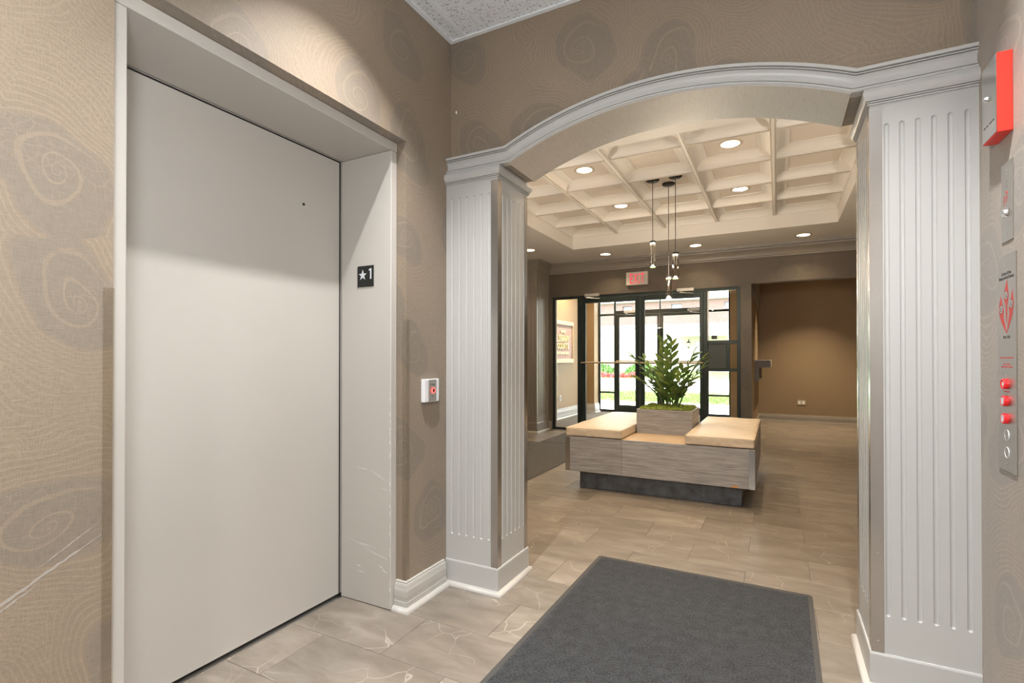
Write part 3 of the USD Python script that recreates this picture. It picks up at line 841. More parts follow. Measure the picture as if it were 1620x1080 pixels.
for cx, cz in ((-0.001, 0.158), (-0.032, 0.1245), (0.030, 0.134)):
    c_ = Point(cx * H, cz * H)
    on_panel(c_.buffer(0.0125).difference(c_.buffer(0.0112)), black_print, 'symbol_ring', 0.0003, 0.00032)
    on_panel(c_.buffer(0.0112), pale_disc, 'symbol_disc', 0.0002, 0.00032)
    fig = unary_union([Point(cx * H, cz * H + 0.0045).buffer(0.002), Polygon([(cx * H - 0.003, cz * H - 0.007), (cx * H + 0.004, cz * H - 0.006), (cx * H + 0.001, cz * H + 0.003), (cx * H - 0.002, cz * H + 0.002)])])
    on_panel(fig, black_print, 'symbol_figure', 0.0002, 0.00055)
dash = []
for r_, (z_, ws) in enumerate(((0.0005, (0.026, 0.018, 0.022, 0.016)), (-0.016, (0.020, 0.026)), (-0.0225, (0.024, 0.018, 0.030)))):
    y = CY * H + (sum(ws) + 0.004 * (len(ws) - 1)) / 2
    for w in ws:
        dash.append(cbox(PX - 0.0003, PX - 0.0001, y - w, y, (1 + z_) * H, (1 + z_) * H + 0.0036))
        y -= w + 0.004
obj('notice_lettering', cat(dash), red_print, cp)
dash = [cbox(PX - 0.0003, PX - 0.0001, CY * H - 0.020, CY * H + 0.003, (1 - 0.0835) * H, (1 - 0.0835) * H + 0.0035), cbox(PX - 0.0003, PX - 0.0001, CY * H + 0.006, CY * H + 0.020, (1 - 0.0835) * H, (1 - 0.0835) * H + 0.0035)]
obj('notice_lettering', cat(dash), red_print, cp)
for i, z_ in enumerate((-0.0628, -0.105, -0.149)):
    o_ = (PX, CY * H, (1 + z_) * H)
    b = lathe([(0, 0), (0.0152, 0), (0.0152, 0.0085), (0.0142, 0.0105), (0.0108, 0.0105), (0.0108, 0.0085), (0, 0.0085)], sections=36)
    bp = obj('button', onto(b, o_, R_, U_), button_red, cp, smooth=35, label='raised red button with bell face' if i == 0 else 'raised red button with pale square lens')
    if i == 0:
        s_ = unary_union([Point(0, 0.001).buffer(0.0048), Polygon([(-0.007, -0.004), (0.007, -0.004), (0.005, 0.001), (-0.005, 0.001)]), Point(0, -0.0058).buffer(0.0016)])
        m_ = ext(s_, 'z', 0, 0.0012)
        obj('bell', onto(m_, (PX - 0.0086, CY * H, (1 + z_) * H), R_, U_), simple('pale_button_mark', (0.75, 0.70, 0.65), 0.4), bp)
    else:
        m_ = trimesh.creation.extrude_polygon(Point(0, 0).buffer(0.0106).intersection(sbox(-0.0085, -0.0095, 0.0085, 0.0095)), 0.0018, engine='earcut')
        obj('lens', onto(m_, (PX - 0.0086, CY * H, (1 + z_) * H), R_, U_), button_lens, bp)
for z_ in (-0.190, -0.233):
    o_ = (PX, CY * H, (1 + z_) * H)
    b = lathe([(0, 0), (0.0140, 0), (0.0140, 0.0008), (0, 0.0010)], sections=36)
    bp = obj('button', onto(b, o_, R_, U_), steel_plate, cp, smooth=35, label='flat steel blank with a bright rim')
    b = lathe([(0.0141, 0.0), (0.0156, 0.0), (0.0152, 0.0016), (0.0145, 0.0016), (0.0141, 0.0)], sections=36)
    obj('rim', onto(b, o_, R_, U_), white_plastic, bp, smooth=35)

# ------------------------------------------------------------------ foreground mat
MX0, MX1, MYF, MYN = -0.8125, 0.119, 2.495, 0.90


def floor_mat(name, label, x0, x1, y0, y1, mat, rot=0.0, border=0.017):
    cx, cy = (x0 + x1) / 2, (y0 + y1) / 2
    t = thing(name, label, 'mat', (cx * H, cy * H, 0), rotz=rot)
    w, d = (x1 - x0) / 2 * H, (y1 - y0) / 2 * H
    outer = sbox(-w, -d, w, d).buffer(-0.02).buffer(0.02)
    inner = sbox(-w + border * H, -d + border * H, w - border * H, d - border * H)
    b = ext(outer, 'z', 0.0006, 0.0032)
    obj('rubber_border', b, rubber, t, local=True, label='smooth dark rubber edge')
    n = 90
    gx, gy = np.meshgrid(np.linspace(-w + border * H, w - border * H, n), np.linspace(-d + border * H, d - border * H, n), indexing='ij')
    z = 0.0066 + 0.0018 * meshkit.noise(np.stack([gx * 60, gy * 60, gx * 0], -1), 3)
    edge = (np.minimum(np.minimum(np.arange(n), np.arange(n)[::-1])[:, None], np.minimum(np.arange(n), np.arange(n)[::-1])[None, :]) == 0)
    z[edge] = 0.0033
    V = np.stack([gx, gy, z], -1).reshape(-1, 3)
    i, j = np.meshgrid(np.arange(n - 1), np.arange(n - 1), indexing='ij')
    a = (i * n + j).ravel()
    Fq = np.stack([a, a + n, a + n + 1, a + 1], 1)
    obj('carpet_pile', trimesh.Trimesh(V, np.vstack([Fq[:, [0, 1, 2]], Fq[:, [0, 2, 3]]]), process=False), mat, t, smooth=True, local=True)
    return t


floor_mat('floor_mat', 'large charcoal floor mat lying under the arch in the foreground', MX0, MX1, MYN, MYF, mat_carpet, rot=-0.6)
floor_mat('floor_mat', 'dark grey-brown mat beside the bench, partly hidden by the left pilaster', -2.80, -1.815, 2.9, 5.555, mat_carpet_brown)
floor_mat('floor_mat', 'dark entrance mat in front of the glass doors behind the bench', -2.535, -0.95, 5.575, 6.56, mat_carpet_brown)

# ------------------------------------------------------------------ lobby shell
story = sbox(-2.83 * H, -1, -0.39 * H, 1.866 * H)
alc = sbox(-0.274 * H, -1, 1.25 * H, 1.898 * H)
far = Polygon(hp([(LXL - 0.1, -1), (LXR + 0.1, -1), (LXR + 0.1, ZROOF), (LXL - 0.1, ZROOF)])).difference(story).difference(alc)
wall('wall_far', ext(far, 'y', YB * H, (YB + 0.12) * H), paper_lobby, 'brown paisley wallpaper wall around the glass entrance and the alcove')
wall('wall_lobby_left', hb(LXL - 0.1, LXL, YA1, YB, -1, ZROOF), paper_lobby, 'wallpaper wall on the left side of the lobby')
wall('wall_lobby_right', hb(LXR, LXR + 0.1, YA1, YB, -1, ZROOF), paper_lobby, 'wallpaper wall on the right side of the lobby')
wall('wall_alcove_back', hb(-0.36, 1.33, 9.20, YOUT, -1, ZROOF), paper_plain, 'plain brown woven wallpaper wall at the back of the alcove')
wall('wall_alcove_left', hb(-0.36, -0.2745, YB + 0.12, 9.20, -1, ZROOF), paper_plain, 'narrow side wall of the alcove carrying a wood ledge')
wall('wall_alcove_right', hb(1.25, 1.33, YB + 0.12, 9.20, -1, ZROOF), paper_plain, 'right side wall of the alcove hidden by the pilaster')
ALC = (0.42, 8.32)
tag(obj('ceiling_alcove', ext(sbox(-0.274 * H, (YB + 0.12) * H, 1.25 * H, 9.20 * H).difference(Point(ALC[0] * H, ALC[1] * H).buffer(0.066 * H, 24)), 'z', (ZS + 1) * H, (ZS + 1.03) * H), lobby_white), 'ceiling of the alcove', 'ceiling', None, 'structure')
baseboard('baseboard_alcove', [(1.249, 9.20), (-0.274, 9.20), (-0.274, YB + 0.13)], 'stepped baseboard along the alcove back wall', lobby_trim)
wall('wall_vestibule_left', hb(LXL - 0.1, LXL, YB + 0.12, YOUT, -1, ZROOF), paper_cream, 'wallpaper wall of the vestibule in a painted lit tone carrying the plaque')
wall('wall_vestibule_return', hb(LXL, -3.0, 9.03, YOUT, -1, ZS), paper_cream, 'short return wall in a painted lit tone at the left of the outer doors')
wall('wall_vestibule_return', hb(-0.69, -0.3605, 9.10, YOUT, -1, ZS), paper_cream, 'short return wall in a painted lit tone at the right of the outer doors')
wall('wall_outer_head', hb(-3.0, -0.69, YOUT - 0.1, YOUT, 1.22, ZROOF), lobby_white, 'white head wall above the outer doors')
tag(obj('ceiling_vestibule', hb(LXL, -0.36, YB + 0.12, YOUT - 0.1, ZS, ZS + 0.03), lobby_white), 'white ceiling of the vestibule', 'ceiling', None, 'structure')
baseboard('baseboard_vestibule', [(-3.0, YOUT - 0.08), (-3.0, 9.03), (LXL, 9.03), (LXL, YB + 0.13)], 'white baseboard along the left vestibule wall', trim_white, 1.5)
baseboard('baseboard_far', [(-2.831, YB), (-2.874, YB)], 'short piece of baseboard between far pilaster and glass entrance', lobby_trim)
tag(obj('vestibule_carpet', hb(LXL + 0.002, -0.362, YB + 0.07, YOUT - 0.06, -1.0018, -0.994), vestibule_carpet), 'brown carpet between the inner and outer glass doors', 'carpet')

# lobby ceiling: soffit with a coffered tray
TX = [-2.21 + 0.5472 * k for k in range(6)]
TY = [5.85 - 0.5472 * k for k in range(6)]
CANS = [(-1.939, 6.29, 'small downlight in the soffit over the left entrance door'), (-0.85, 6.29, 'small downlight in the soffit above the right end of the glass doors'), (0.251, 6.29, 'small downlight in the soffit above the alcove opening'),
        (-2.69, 5.62, 'downlight in the left soffit half hidden behind the left pilaster')]
lc = struct('ceiling_lobby', 'warm white lobby ceiling with a coffered tray of square panels', 'ceiling')
so = sbox(LXL * H, YA1 * H, LXR * H, YB * H).difference(sbox(TX[0] * H, TY[-1] * H, TX[-1] * H, TY[0] * H))
for x, y, _ in CANS + NEAR_CANS:
    so = so.difference(Point(x * H, y * H).buffer(R_CAN * H, 24))
obj('soffit', ext(so, 'z', (ZS + 1) * H, (ZS + 1.02) * H), lobby_white, lc)
e = 0.02
for a in (hb(TX[0] - e, TX[0], TY[-1] - e, TY[0] + e, ZS + 0.02, ZT), hb(TX[-1], TX[-1] + e, TY[-1] - e, TY[0] + e, ZS + 0.02, ZT), hb(TX[0], TX[-1], TY[0], TY[0] + e, ZS + 0.02, ZT), hb(TX[0], TX[-1], TY[-1] - e, TY[-1], ZS + 0.02, ZT)):
    obj('tray_side', a, lobby_white, lc)
for a in (hb(TX[0] - 0.02, TX[0] + 0.012, TY[-1], TY[0], ZT, ZT + 0.004), hb(TX[-1] - 0.012, TX[-1] + 0.02, TY[-1], TY[0], ZT, ZT + 0.004), hb(TX[0] + 0.012, TX[-1] - 0.012, TY[0] - 0.012, TY[0] + 0.02, ZT, ZT + 0.004), hb(TX[0] + 0.012, TX[-1] - 0.012, TY[-1] - 0.02, TY[-1] + 0.012, ZT, ZT + 0.004)):
    obj('grid_bar', a, lobby_white, lc)
for x in TX[1:-1]:
    obj('grid_bar', hb(x - 0.019, x + 0.019, TY[-1] + 0.012, TY[0] - 0.012, ZT - 0.001, ZT + 0.004, 0.001), bar_tan, lc)
    obj('grid_bar', hb(x - 0.009, x + 0.009, TY[-1] + 0.012, TY[0] - 0.012, ZT - 0.006, ZT - 0.0012, 0.001), lobby_white, lc)
for y in TY[1:-1]:
    for i in range(5):
        obj('grid_bar', hb(TX[i] + 0.0195, TX[i + 1] - 0.0195, y - 0.0085, y + 0.0085, ZT - 0.001, ZT + 0.004, 0.001), bar_tan, lc)
INS, RISE = 0.082, ZP - ZT
coffer_cans = {(1, 1): 'downlight in the far left lit coffer, nearer the glass doors', (3, 1): 'downlight in the far right lit coffer', (1, 3): 'downlight in the near left lit coffer just inside the arch', (3, 3): 'large bright downlight in the near right coffer just inside the arch'}
for i in range(5):
    for j in range(5):
        x0, x1, y0, y1 = TX[i], TX[i + 1], TY[j + 1], TY[j]
        rings = [(0.010, 0.004)] + [(0.010 + INS * (1 - math.cos(t)), 0.004 + RISE * math.sin(t)) for t in np.linspace(0.0, math.pi / 2, 9)][1:] + [(0.010 + INS + 0.008, RISE + 0.0042), (0.010 + INS + 0.009, RISE + 0.016)]
        V, Fc = [], []
        for (o, z) in rings:
            V += [((x0 + o) * H, (y0 + o) * H, (ZT + z + 1) * H), ((x1 - o) * H, (y0 + o) * H, (ZT + z + 1) * H), ((x1 - o) * H, (y1 - o) * H, (ZT + z + 1) * H), ((x0 + o) * H, (y1 - o) * H, (ZT + z + 1) * H)]
        for k in range(len(rings) - 1):
            for q in range(4):
                a, b = 4 * k + q, 4 * k + (q + 1) % 4
                Fc += [(a, b + 4, b), (a, a + 4, b + 4)]
        V = [tuple(V[i_]) for f in Fc for i_ in f]
        cf = trimesh.Trimesh(np.array(V), np.arange(len(V)).reshape(-1, 3), process=False)
        cp_ = obj('coffer', cf, lobby_white, lc, smooth=False)
        o = 0.010 + INS + 0.004
        pp = sbox((x0 + o) * H, (y0 + o) * H, (x1 - o) * H, (y1 - o) * H)
        if (i, j) in coffer_cans:
            pp = pp.difference(Point((x0 + x1) / 2 * H, (y0 + y1) / 2 * H).buffer(R_CAN * H, 24))
        obj('coffer_panel', ext(pp, 'z', (ZT + RISE + 0.010 + 1) * H, (ZT + RISE + 0.016 + 1) * H), coffer_tan, cp_)

# crown moulding of the far wall, and the far pilaster
CR = [(0, 0), (0.012, 0), (0.013, 0.018), (0.020, 0.022), (0.024, 0.045), (0.040, 0.075), (0.062, 0.095), (0.064, 0.112), (0.078, 0.118), (0.082, 0.143), (0, 0.143)]
FP0, FP1 = 6.24, -2.88
# the room lies on the left of this path
cpth = [(LXR, YB), (FP1, YB), (FP1, FP0), (LXL, FP0)]
tag(obj('trim_2', sweep2([(a * H, b * H) for a, b in cpth], [(o * H, (ZS + 1 - 0.1435 + z) * H) for o, z in CR], 'z'), lobby_trim, smooth=25), 'taupe crown moulding along the far lobby wall and round the far pilaster', 'moulding', None, 'structure')
fp = thing('pilaster', 'fluted taupe pilaster in the far corner left of the glass entrance', 'pilaster', (-3.04 * H, 6.45 * H, 0))
body = manifold_box((LXL + 0.0005) * H, FP1 * H, FP0 * H, (YB - 0.0005) * H, 0.001, (ZS + 0.87) * H)
cuts = []
for k in range(5):
    fy = FP0 + 0.07 + 0.07 * k
    cuts.append(capsule(FP1 * H + 0.003, fy * H, 0.26, 2.32, 0.011))
    cuts.append(capsule((FP1 - 0.05 - 0.055 * k) * H, FP0 * H - 0.003, 0.26, 2.32, 0.011))
obj('shaft', body - m3.Manifold.batch_boolean(cuts, m3.OpType.Add), lobby_trim, fp, smooth=35)
bp = [(FP1 * H, (YB - 0.0005) * H), (FP1 * H, FP0 * H), ((LXL + 0.0005) * H, FP0 * H)]
obj('base', sweep2(bp, [(o * H, z * H + 0.0005) for o, z in [(0, 0), (0.010, 0), (0.010, 0.125), (0.006, 0.133), (0, 0.134)]], 'z'), lobby_trim, fp, smooth=20)
obj('shoe_moulding', sweep2(bp, [(o * H, z * H + 0.0005) for o, z in [(0.010, 0.0), (0.028, 0.0), (0.024, 0.016), (0.010, 0.022)]], 'z'), trim_white, fp, smooth=40)

# ------------------------------------------------------------------ recessed downlights
def downlight(label, x, y, z, group=None, radius=R_CAN, power=LOBBY_L, color=LOBBY_C, shallow=False, depth=0.075, glow=None, refl=None):
    """x, y, z in eye heights: centre of the opening in the ceiling face."""
    t = thing('downlight', label, 'downlight', (x * H, y * H, (z + 1) * H), group)
    r = radius * H
    obj('trim', lathe([(r - 0.002, 0.0), (r - 0.003, -0.004), (r + 0.006, -0.005), (r + 0.022, -0.0015), (r + 0.022, -0.0005), (r - 0.002, 0.0)], sections=36), can_trim, t, smooth=40, local=True)
    if not shallow:
        obj('reflector', lathe([(r - 0.0025, 0.0), (r - 0.008, depth * 0.4), (r - 0.020, depth), (r - 0.021, depth), (r - 0.0035, -0.001)], sections=36), refl or can_refl, t, smooth=60, local=True)
        dz = depth - 0.004
        obj('backplate', lathe([(0, dz + 0.020), (r - 0.0205, dz + 0.020), (r - 0.0205, dz + 0.014), (0, dz + 0.014)], sections=24), can_refl, t, local=True)
        obj('lamp', lathe([(0, dz + 0.0135), (0.034, dz + 0.0135), (0.034, dz + 0.002), (0, dz)], sections=24), glow or lamp_glow, t, local=True, label='glowing lamp')
    else:
        dz = 0.0
        obj('lamp', lathe([(0, 0.001), (r - 0.004, 0.001), (r - 0.004, -0.001), (0, -0.002)], sections=24), lamp_white, t, local=True, label='glowing lens')
    li = UsdLux.DiskLight.Define(stage, str(t.GetPath()) + '/lamp_light')
    rl = 0.028 if not shallow else r - 0.008
    li.CreateRadiusAttr(rl)
    li.CreateIntensityAttr(power * ((r - 0.024) / rl) ** 2 if not shallow else power)
    li.CreateColorAttr(Gf.Vec3f(*color))
    li.AddTranslateOp().Set(Gf.Vec3d(0, 0, dz - 0.004))
    return t


for x, y, lab in CANS:
    downlight(lab, x, y, ZS, power=0.75 * LOBBY_L)
for x, y, lab in NEAR_CANS:
    downlight(lab, x, y, ZS, power=NEAR_L)
for (i, j), lab in coffer_cans.items():
    downlight(lab, (TX[i] + TX[i + 1]) / 2, (TY[j] + TY[j + 1]) / 2, ZT + RISE + 0.010, power=1.45 * LOBBY_L)
downlight('downlight in the alcove ceiling washing the brown back wall', *ALC, ZS, power=8.5 * LOBBY_L, depth=0.10)
downlight('added unseen downlight in the vestibule ceiling by the left wall', -2.75, 7.9, ZS - 0.004, shallow=True, power=3.2 * LOBBY_L, radius=0.055)  # lamp added out of view to brighten the vestibule wall
for x, y, lab in HALL_CANS:
    downlight(lab, x, y, ZC + 0.004, power=HALL_L * (0.45 if (x < 0 and 0 < y < 1) else 1.0), color=HALL_C, depth=0.105, glow=lamp_white, refl=trim_white)

# added uplight bowls, out of view, that brighten the lobby ceiling
for x, lab in ((-2.25, 'added unseen steel uplight bowl on the lobby side of the arch wall, left of the arch'), (1.02, 'added unseen steel uplight bowl on the lobby side of the arch wall, right of the arch')):
    sc_ = thing('wall_sconce', lab, 'added wall light', (x * H, YA1 * H, 1.60 * H))
    obj('bowl', lathe([(0.001, -0.05), (0.08, -0.03), (0.13, 0.05), (0.125, 0.05), (0.076, -0.025), (0.001, -0.044), (0.001, -0.05)], (0, 0.16, 0), 32), steel_plate, sc_, smooth=40, local=True)
    obj('arm', cbox(-0.02, 0.02, 0.001, 0.06, -0.02, 0.0), steel_plate, sc_, local=True)
    li = UsdLux.SphereLight.Define(stage, str(sc_.GetPath()) + '/lamp_light')
    li.CreateRadiusAttr(0.045); li.CreateIntensityAttr(SCONCE_L); li.CreateColorAttr(Gf.Vec3f(1.0, 0.91, 0.80))
    li.AddTranslateOp().Set(Gf.Vec3d(0, 0.16, 0.03))
# added globe light above the viewer, unseen fill for the hall
gp = thing('globe_pendant', 'added opal globe light above the viewer, unseen fill for the hall', 'pendant lamp', (-0.25 * H, 0.05 * H, (ZC + 1) * H))
GZ = (0.43 - ZC) * H
obj('canopy', lathe([(0, 0), (0.065, 0), (0.065, -0.012), (0.05, -0.025), (0, -0.027)], sections=32), steel_plate, gp, smooth=40, local=True)
obj('stem', trimesh.creation.cylinder(radius=0.006, segment=[[0, 0, -0.02], [0, 0, GZ + 0.15]], sections=10), steel_plate, gp, local=True)
obj('collar', lathe([(0, GZ + 0.165), (0.03, GZ + 0.165), (0.04, GZ + 0.145), (0, GZ + 0.145)], sections=24), steel_plate, gp, smooth=40, local=True)
li = UsdLux.SphereLight.Define(stage, str(gp.GetPath()) + '/lamp_light')
li.CreateRadiusAttr(0.14); li.CreateIntensityAttr(GLOBE_L); li.CreateColorAttr(Gf.Vec3f(0.93, 0.975, 1.0))
li.AddTranslateOp().Set(Gf.Vec3d(0, 0, GZ))

# ------------------------------------------------------------------ pendants
PEND = [(-0.946, 4.426, 1.011, 0.782, 'left pendant lamp with a clear glass cylinder on a thin cord'), (-0.7565, 4.418, 0.894, 0.668, 'right pendant lamp with a clear glass cylinder, middle in height'), (-0.843, 4.585, 0.7247, 0.525, 'lowest pendant lamp with a clear glass cylinder, hanging between the other two')]
ZPAN = ZT + RISE + 0.010
for x, y, zt, zb, lab in PEND:
    t = thing('pendant_lamp', lab, 'pendant lamp', (x * H, y * H, (ZPAN + 1) * H))
    obj('canopy', lathe([(0, 0), (0.062, 0), (0.062, -0.010), (0.050, -0.020), (0.012, -0.024), (0, -0.024)], sections=32), dark_metal, t, smooth=40, local=True)
    L0 = (zt - ZPAN) * H
    L1 = (zb - ZPAN) * H
    obj('cord', trimesh.creation.cylinder(radius=0.0028, segment=[[0, 0, -0.022], [0, 0, L0]], sections=8), black, t, local=True)
    r = 0.031
    obj('cap', lathe([(0, L0), (r * 0.6, L0), (r, L0 - 0.008), (r, L0 - 0.020), (0, L0 - 0.020)], sections=24), dark_metal, t, smooth=40, local=True)
    obj('lamp', lathe([(0, L0 - 0.0202), (r - 0.005, L0 - 0.0202), (r - 0.005, L0 - 0.026), (0, L0 - 0.028)], sections=24), pend_glow, t, local=True, label='glowing lamp under the cap')
    g = obj('glass_cylinder', lathe([(r, L0 - 0.0205), (r, L1 + 0.002), (r - 0.002, L1), (0.008, L1), (0.008, L1 + 0.006), (r - 0.005, L1 + 0.006), (r - 0.005, L0 - 0.0205), (r, L0 - 0.0205)], sections=32), crystal, t, smooth=40, local=True)
    obj('lit_rim', lathe([(0.010, L1 + 0.0062), (r - 0.0055, L1 + 0.0062), (r - 0.0055, L1 + 0.0085), (0.010, L1 + 0.0085), (0.010, L1 + 0.0062)], sections=24), pend_glow, g, local=True, label='bright bottom rim')
    li = UsdLux.SphereLight.Define(stage, str(t.GetPath()) + '/lamp_light')
    li.CreateRadiusAttr(0.012); li.CreateIntensityAttr(PENDANT_L); li.CreateColorAttr(Gf.Vec3f(*PEND_C))
    li.AddTranslateOp().Set(Gf.Vec3d(0, 0, L1 + 0.024))

# ------------------------------------------------------------------ bench with planter
BX0, BX1, BY0, BY1, BZ0, BZ1 = -1.4515, -0.1335, 3.68, 5.0, -0.858, -0.596
be = thing('lobby_bench', 'square lobby bench of grey wood laminate on a dark recessed plinth', 'bench', ((BX0 + BX1) / 2 * H, (BY0 + BY1) / 2 * H, 0))
obj('plinth', hb(BX0 + 0.085, BX1 - 0.082, BY0 + 0.085, BY1 - 0.085, -0.9996, BZ0, 0.002), plinth_mat, be, label='dark slate-look recessed plinth')
XS = -1.015
tpan = 0.014
for a, b in ((BX0, XS - 0.0006), (XS + 0.0006, BX1)):
    obj('front_panel', hb(a, b, BY0, BY0 + tpan, BZ0, BZ1 - tpan * 0.0, 0.001), wood_grey, be)
obj('back_panel', hb(BX0, BX1, BY1 - tpan, BY1, BZ0, BZ1, 0.001), wood_grey, be)
for a, b in ((BX0, BX0 + tpan), (BX1 - tpan, BX1)):
    obj('side_panel', hb(a, b, BY0 + tpan, BY1 - tpan, BZ0, BZ1, 0.001), wood_grey, be)
obj('bottom_board', hb(BX0 + tpan, BX1 - tpan, BY0 + tpan, BY1 - tpan, BZ0, BZ0 + tpan), wood_grey, be)
obj('top_board', hb(BX0 + tpan, BX1 - tpan, BY0 + tpan, BY1 - tpan, BZ1 - tpan, BZ1), wood_top, be, label='warm oak top between the cushions')
for cx, s in ((BX0, 1), (BX1, -1)):
    t_, w_ = 0.0016, 0.034
    q = [(-t_, -t_), (w_, -t_), (w_, 0), (0, 0), (0, w_), (-t_, w_)]
    pg = Polygon([((cx + s * a) * H, (BY0 + b) * H) for a, b in q])
    g = obj('corner_guard', ext(pg, 'z', (BZ0 + 1) * H, (BZ1 + 1 - 0.004) * H), metal, be, label='steel corner guard with screws')
    for z in (BZ0 + 0.018, (BZ0 + BZ1) / 2, BZ1 - 0.022):
        obj('screw', dome(0.003, 0.0014, ((cx + s * 0.019) * H, (BY0 - t_) * H, (z + 1) * H), (0, -1, 0)), screw_mat, g)
chipm = Polygon([((-0.29) * H, (BZ0 + 1) * H + 0.0005), ((-0.232) * H, (BZ0 + 1) * H + 0.0005), ((-0.243) * H, (BZ0 + 1.022) * H)])
obj('chipped_corner', ext(chipm, 'y', BY0 * H - 0.0006, BY0 * H - 0.0001), chip_wood, be, label='chip of bare orange board at the lower right')


def cushion(label, x0, x1):
    """A boxed vinyl cushion: a soft pillow of a grid, pinched at its seams."""
    y0, y1, z0, z1 = BY0 - 0.004, 4.955, BZ1 + 0.001, BZ1 + 0.070
    t = thing('bench_cushion', label, 'cushion', ((x0 + x1) / 2 * H, (y0 + y1) / 2 * H, (z0 + 1) * H))
    w, d, h = (x1 - x0) / 2 * H, (y1 - y0) / 2 * H, (z1 - z0) * H
    m = trimesh.creation.box([2 * w, 2 * d, h])
    for _ in range(5):
        m = m.subdivide()
    v = np.array(m.vertices)
    r = 0.017
    c = np.clip(v, [-w + r, -d + r, -h / 2 + r], [w - r, d - r, h / 2 - r])
    dlt = v - c
    n = np.linalg.norm(dlt, axis=1, keepdims=True)
    v = np.where(n > 1e-9, c + dlt / np.maximum(n, 1e-9) * np.minimum(n, r) if False else c + dlt / np.maximum(n, 1e-9) * r, v)
    fx, fy = 1 - (v[:, 0] / w) ** 2, 1 - (v[:, 1] / d) ** 2
    top = v[:, 2] > 0
    v[:, 2] += np.where(top, 0.010 * np.clip(fx, 0, 1) ** 0.6 * np.clip(fy, 0, 1) ** 0.6, 0)
    side = (np.abs(v[:, 2]) < h / 2 - 0.004)
    wr = meshkit.noise(np.stack([v[:, 0] * 26, v[:, 1] * 26, v[:, 2] * 30], -1), 5) - 0.5
    rad = v[:, :2] / np.maximum(np.linalg.norm(v[:, :2], axis=1, keepdims=True), 1e-9)
    v[:, :2] += rad * (np.where(side, wr * 0.006, 0))[:, None]
    v[:, 2] += np.where(top & ~side, (meshkit.noise(np.stack([v[:, 0] * 9, v[:, 1] * 9, v[:, 0] * 0], -1), 8) - 0.5) * 0.006, 0)
    m.vertices = v + [0, 0, h / 2]
    obj('cover', m, vinyl, t, smooth=True, local=True)
    pi = []
    zz = h - 0.006
    loop = [(-w + 0.004, -d + 0.004, zz), (w - 0.004, -d + 0.004, zz), (w - 0.004, d - 0.004, zz), (-w + 0.004, d - 0.004, zz), (-w + 0.004, -d + 0.004, zz)]
    obj('piping', tubes(loop, 0.0022, 6), vinyl, t, local=True)
    return t


cushion('long cream vinyl cushion on the left side of the bench', BX0 - 0.002, XS)
cushion('long cream vinyl cushion on the right side of the bench', -0.572, BX1 + 0.002)

QX0, QX1, QY0, QY1, QZ = -1.006, -0.5805, 4.095, 4.50, -0.405
pl = thing('planter_box', 'square grey wood planter box standing in the middle of the bench', 'planter', ((QX0 + QX1) / 2 * H, (QY0 + QY1) / 2 * H, (BZ1 + 1) * H))
w_ = 0.013
obj('front_board', hb(QX0, QX1, QY0, QY0 + w_, BZ1 + 0.0004, QZ, 0.001), wood_grey, pl)
obj('back_board', hb(QX0, QX1, QY1 - w_, QY1, BZ1 + 0.0004, QZ, 0.001), wood_grey, pl)
obj('side_board', hb(QX0, QX0 + w_, QY0 + w_, QY1 - w_, BZ1 + 0.0004, QZ, 0.001), wood_grey, pl)
obj('side_board', hb(QX1 - w_, QX1, QY0 + w_, QY1 - w_, BZ1 + 0.0004, QZ, 0.001), wood_grey, pl)
obj('soil', hb(QX0 + w_, QX1 - w_, QY0 + w_, QY1 - w_, BZ1 + 0.002, QZ - 0.03), simple('dark_soil', (0.03, 0.022, 0.015), 0.95), pl)
# moss
mw, md = (QX1 - QX0) / 2 * H - 0.017, (QY1 - QY0) / 2 * H - 0.017
mc = np.array([(QX0 + QX1) / 2 * H, (QY0 + QY1) / 2 * H, (QZ + 1) * H + 0.004])
V, Fm = [], []
nb = 9000
for k in range(nb):
    x, y = RNG.uniform(-mw, mw), RNG.uniform(-md, md)
    hgt = 0.006 + 0.040 * float(meshkit.noise(np.array([x * 18, y * 18, 0.3]), 2)) * min(1, 6 * min(mw - abs(x), md - abs(y)) / 0.1 + 0.25)
    a = RNG.uniform(0, 2 * math.pi)
    ln = RNG.uniform(0.006, 0.014)
    wd = 0.0016
    b0 = mc + [x, y, hgt - 0.010]
    d_ = np.array([math.cos(a), math.sin(a), RNG.uniform(0.2, 1.6)])
    d_ /= np.linalg.norm(d_)
    s_ = np.array([-math.sin(a), math.cos(a), 0]) * wd
    i0 = len(V)
    V += [b0 - s_, b0 + s_, b0 + d_ * ln]
    Fm.append((i0, i0 + 1, i0 + 2))
g_ = 24
gx, gy = np.meshgrid(np.linspace(-mw, mw, g_), np.linspace(-md, md, g_), indexing='ij')
gz = 0.040 * meshkit.noise(np.stack([gx * 18, gy * 18, gx * 0 + 0.3], -1), 2) * np.minimum(1, 6 * np.minimum(mw - np.abs(gx), md - np.abs(gy)) / 0.1 + 0.25) - 0.006
i0 = len(V)
V = np.vstack([np.array(V), (np.stack([gx, gy, gz], -1) + mc).reshape(-1, 3)])
ii, jj = np.meshgrid(np.arange(g_ - 1), np.arange(g_ - 1), indexing='ij')
a_ = (ii * g_ + jj).ravel() + i0
Fm = np.vstack([np.array(Fm), np.stack([a_, a_ + g_, a_ + g_ + 1], 1), np.stack([a_, a_ + g_ + 1, a_ + 1], 1)])
tag(obj('moss', trimesh.Trimesh(V, Fm, process=False), moss_mat), 'bright green sheet moss filling the planter box', 'moss', None, 'stuff')


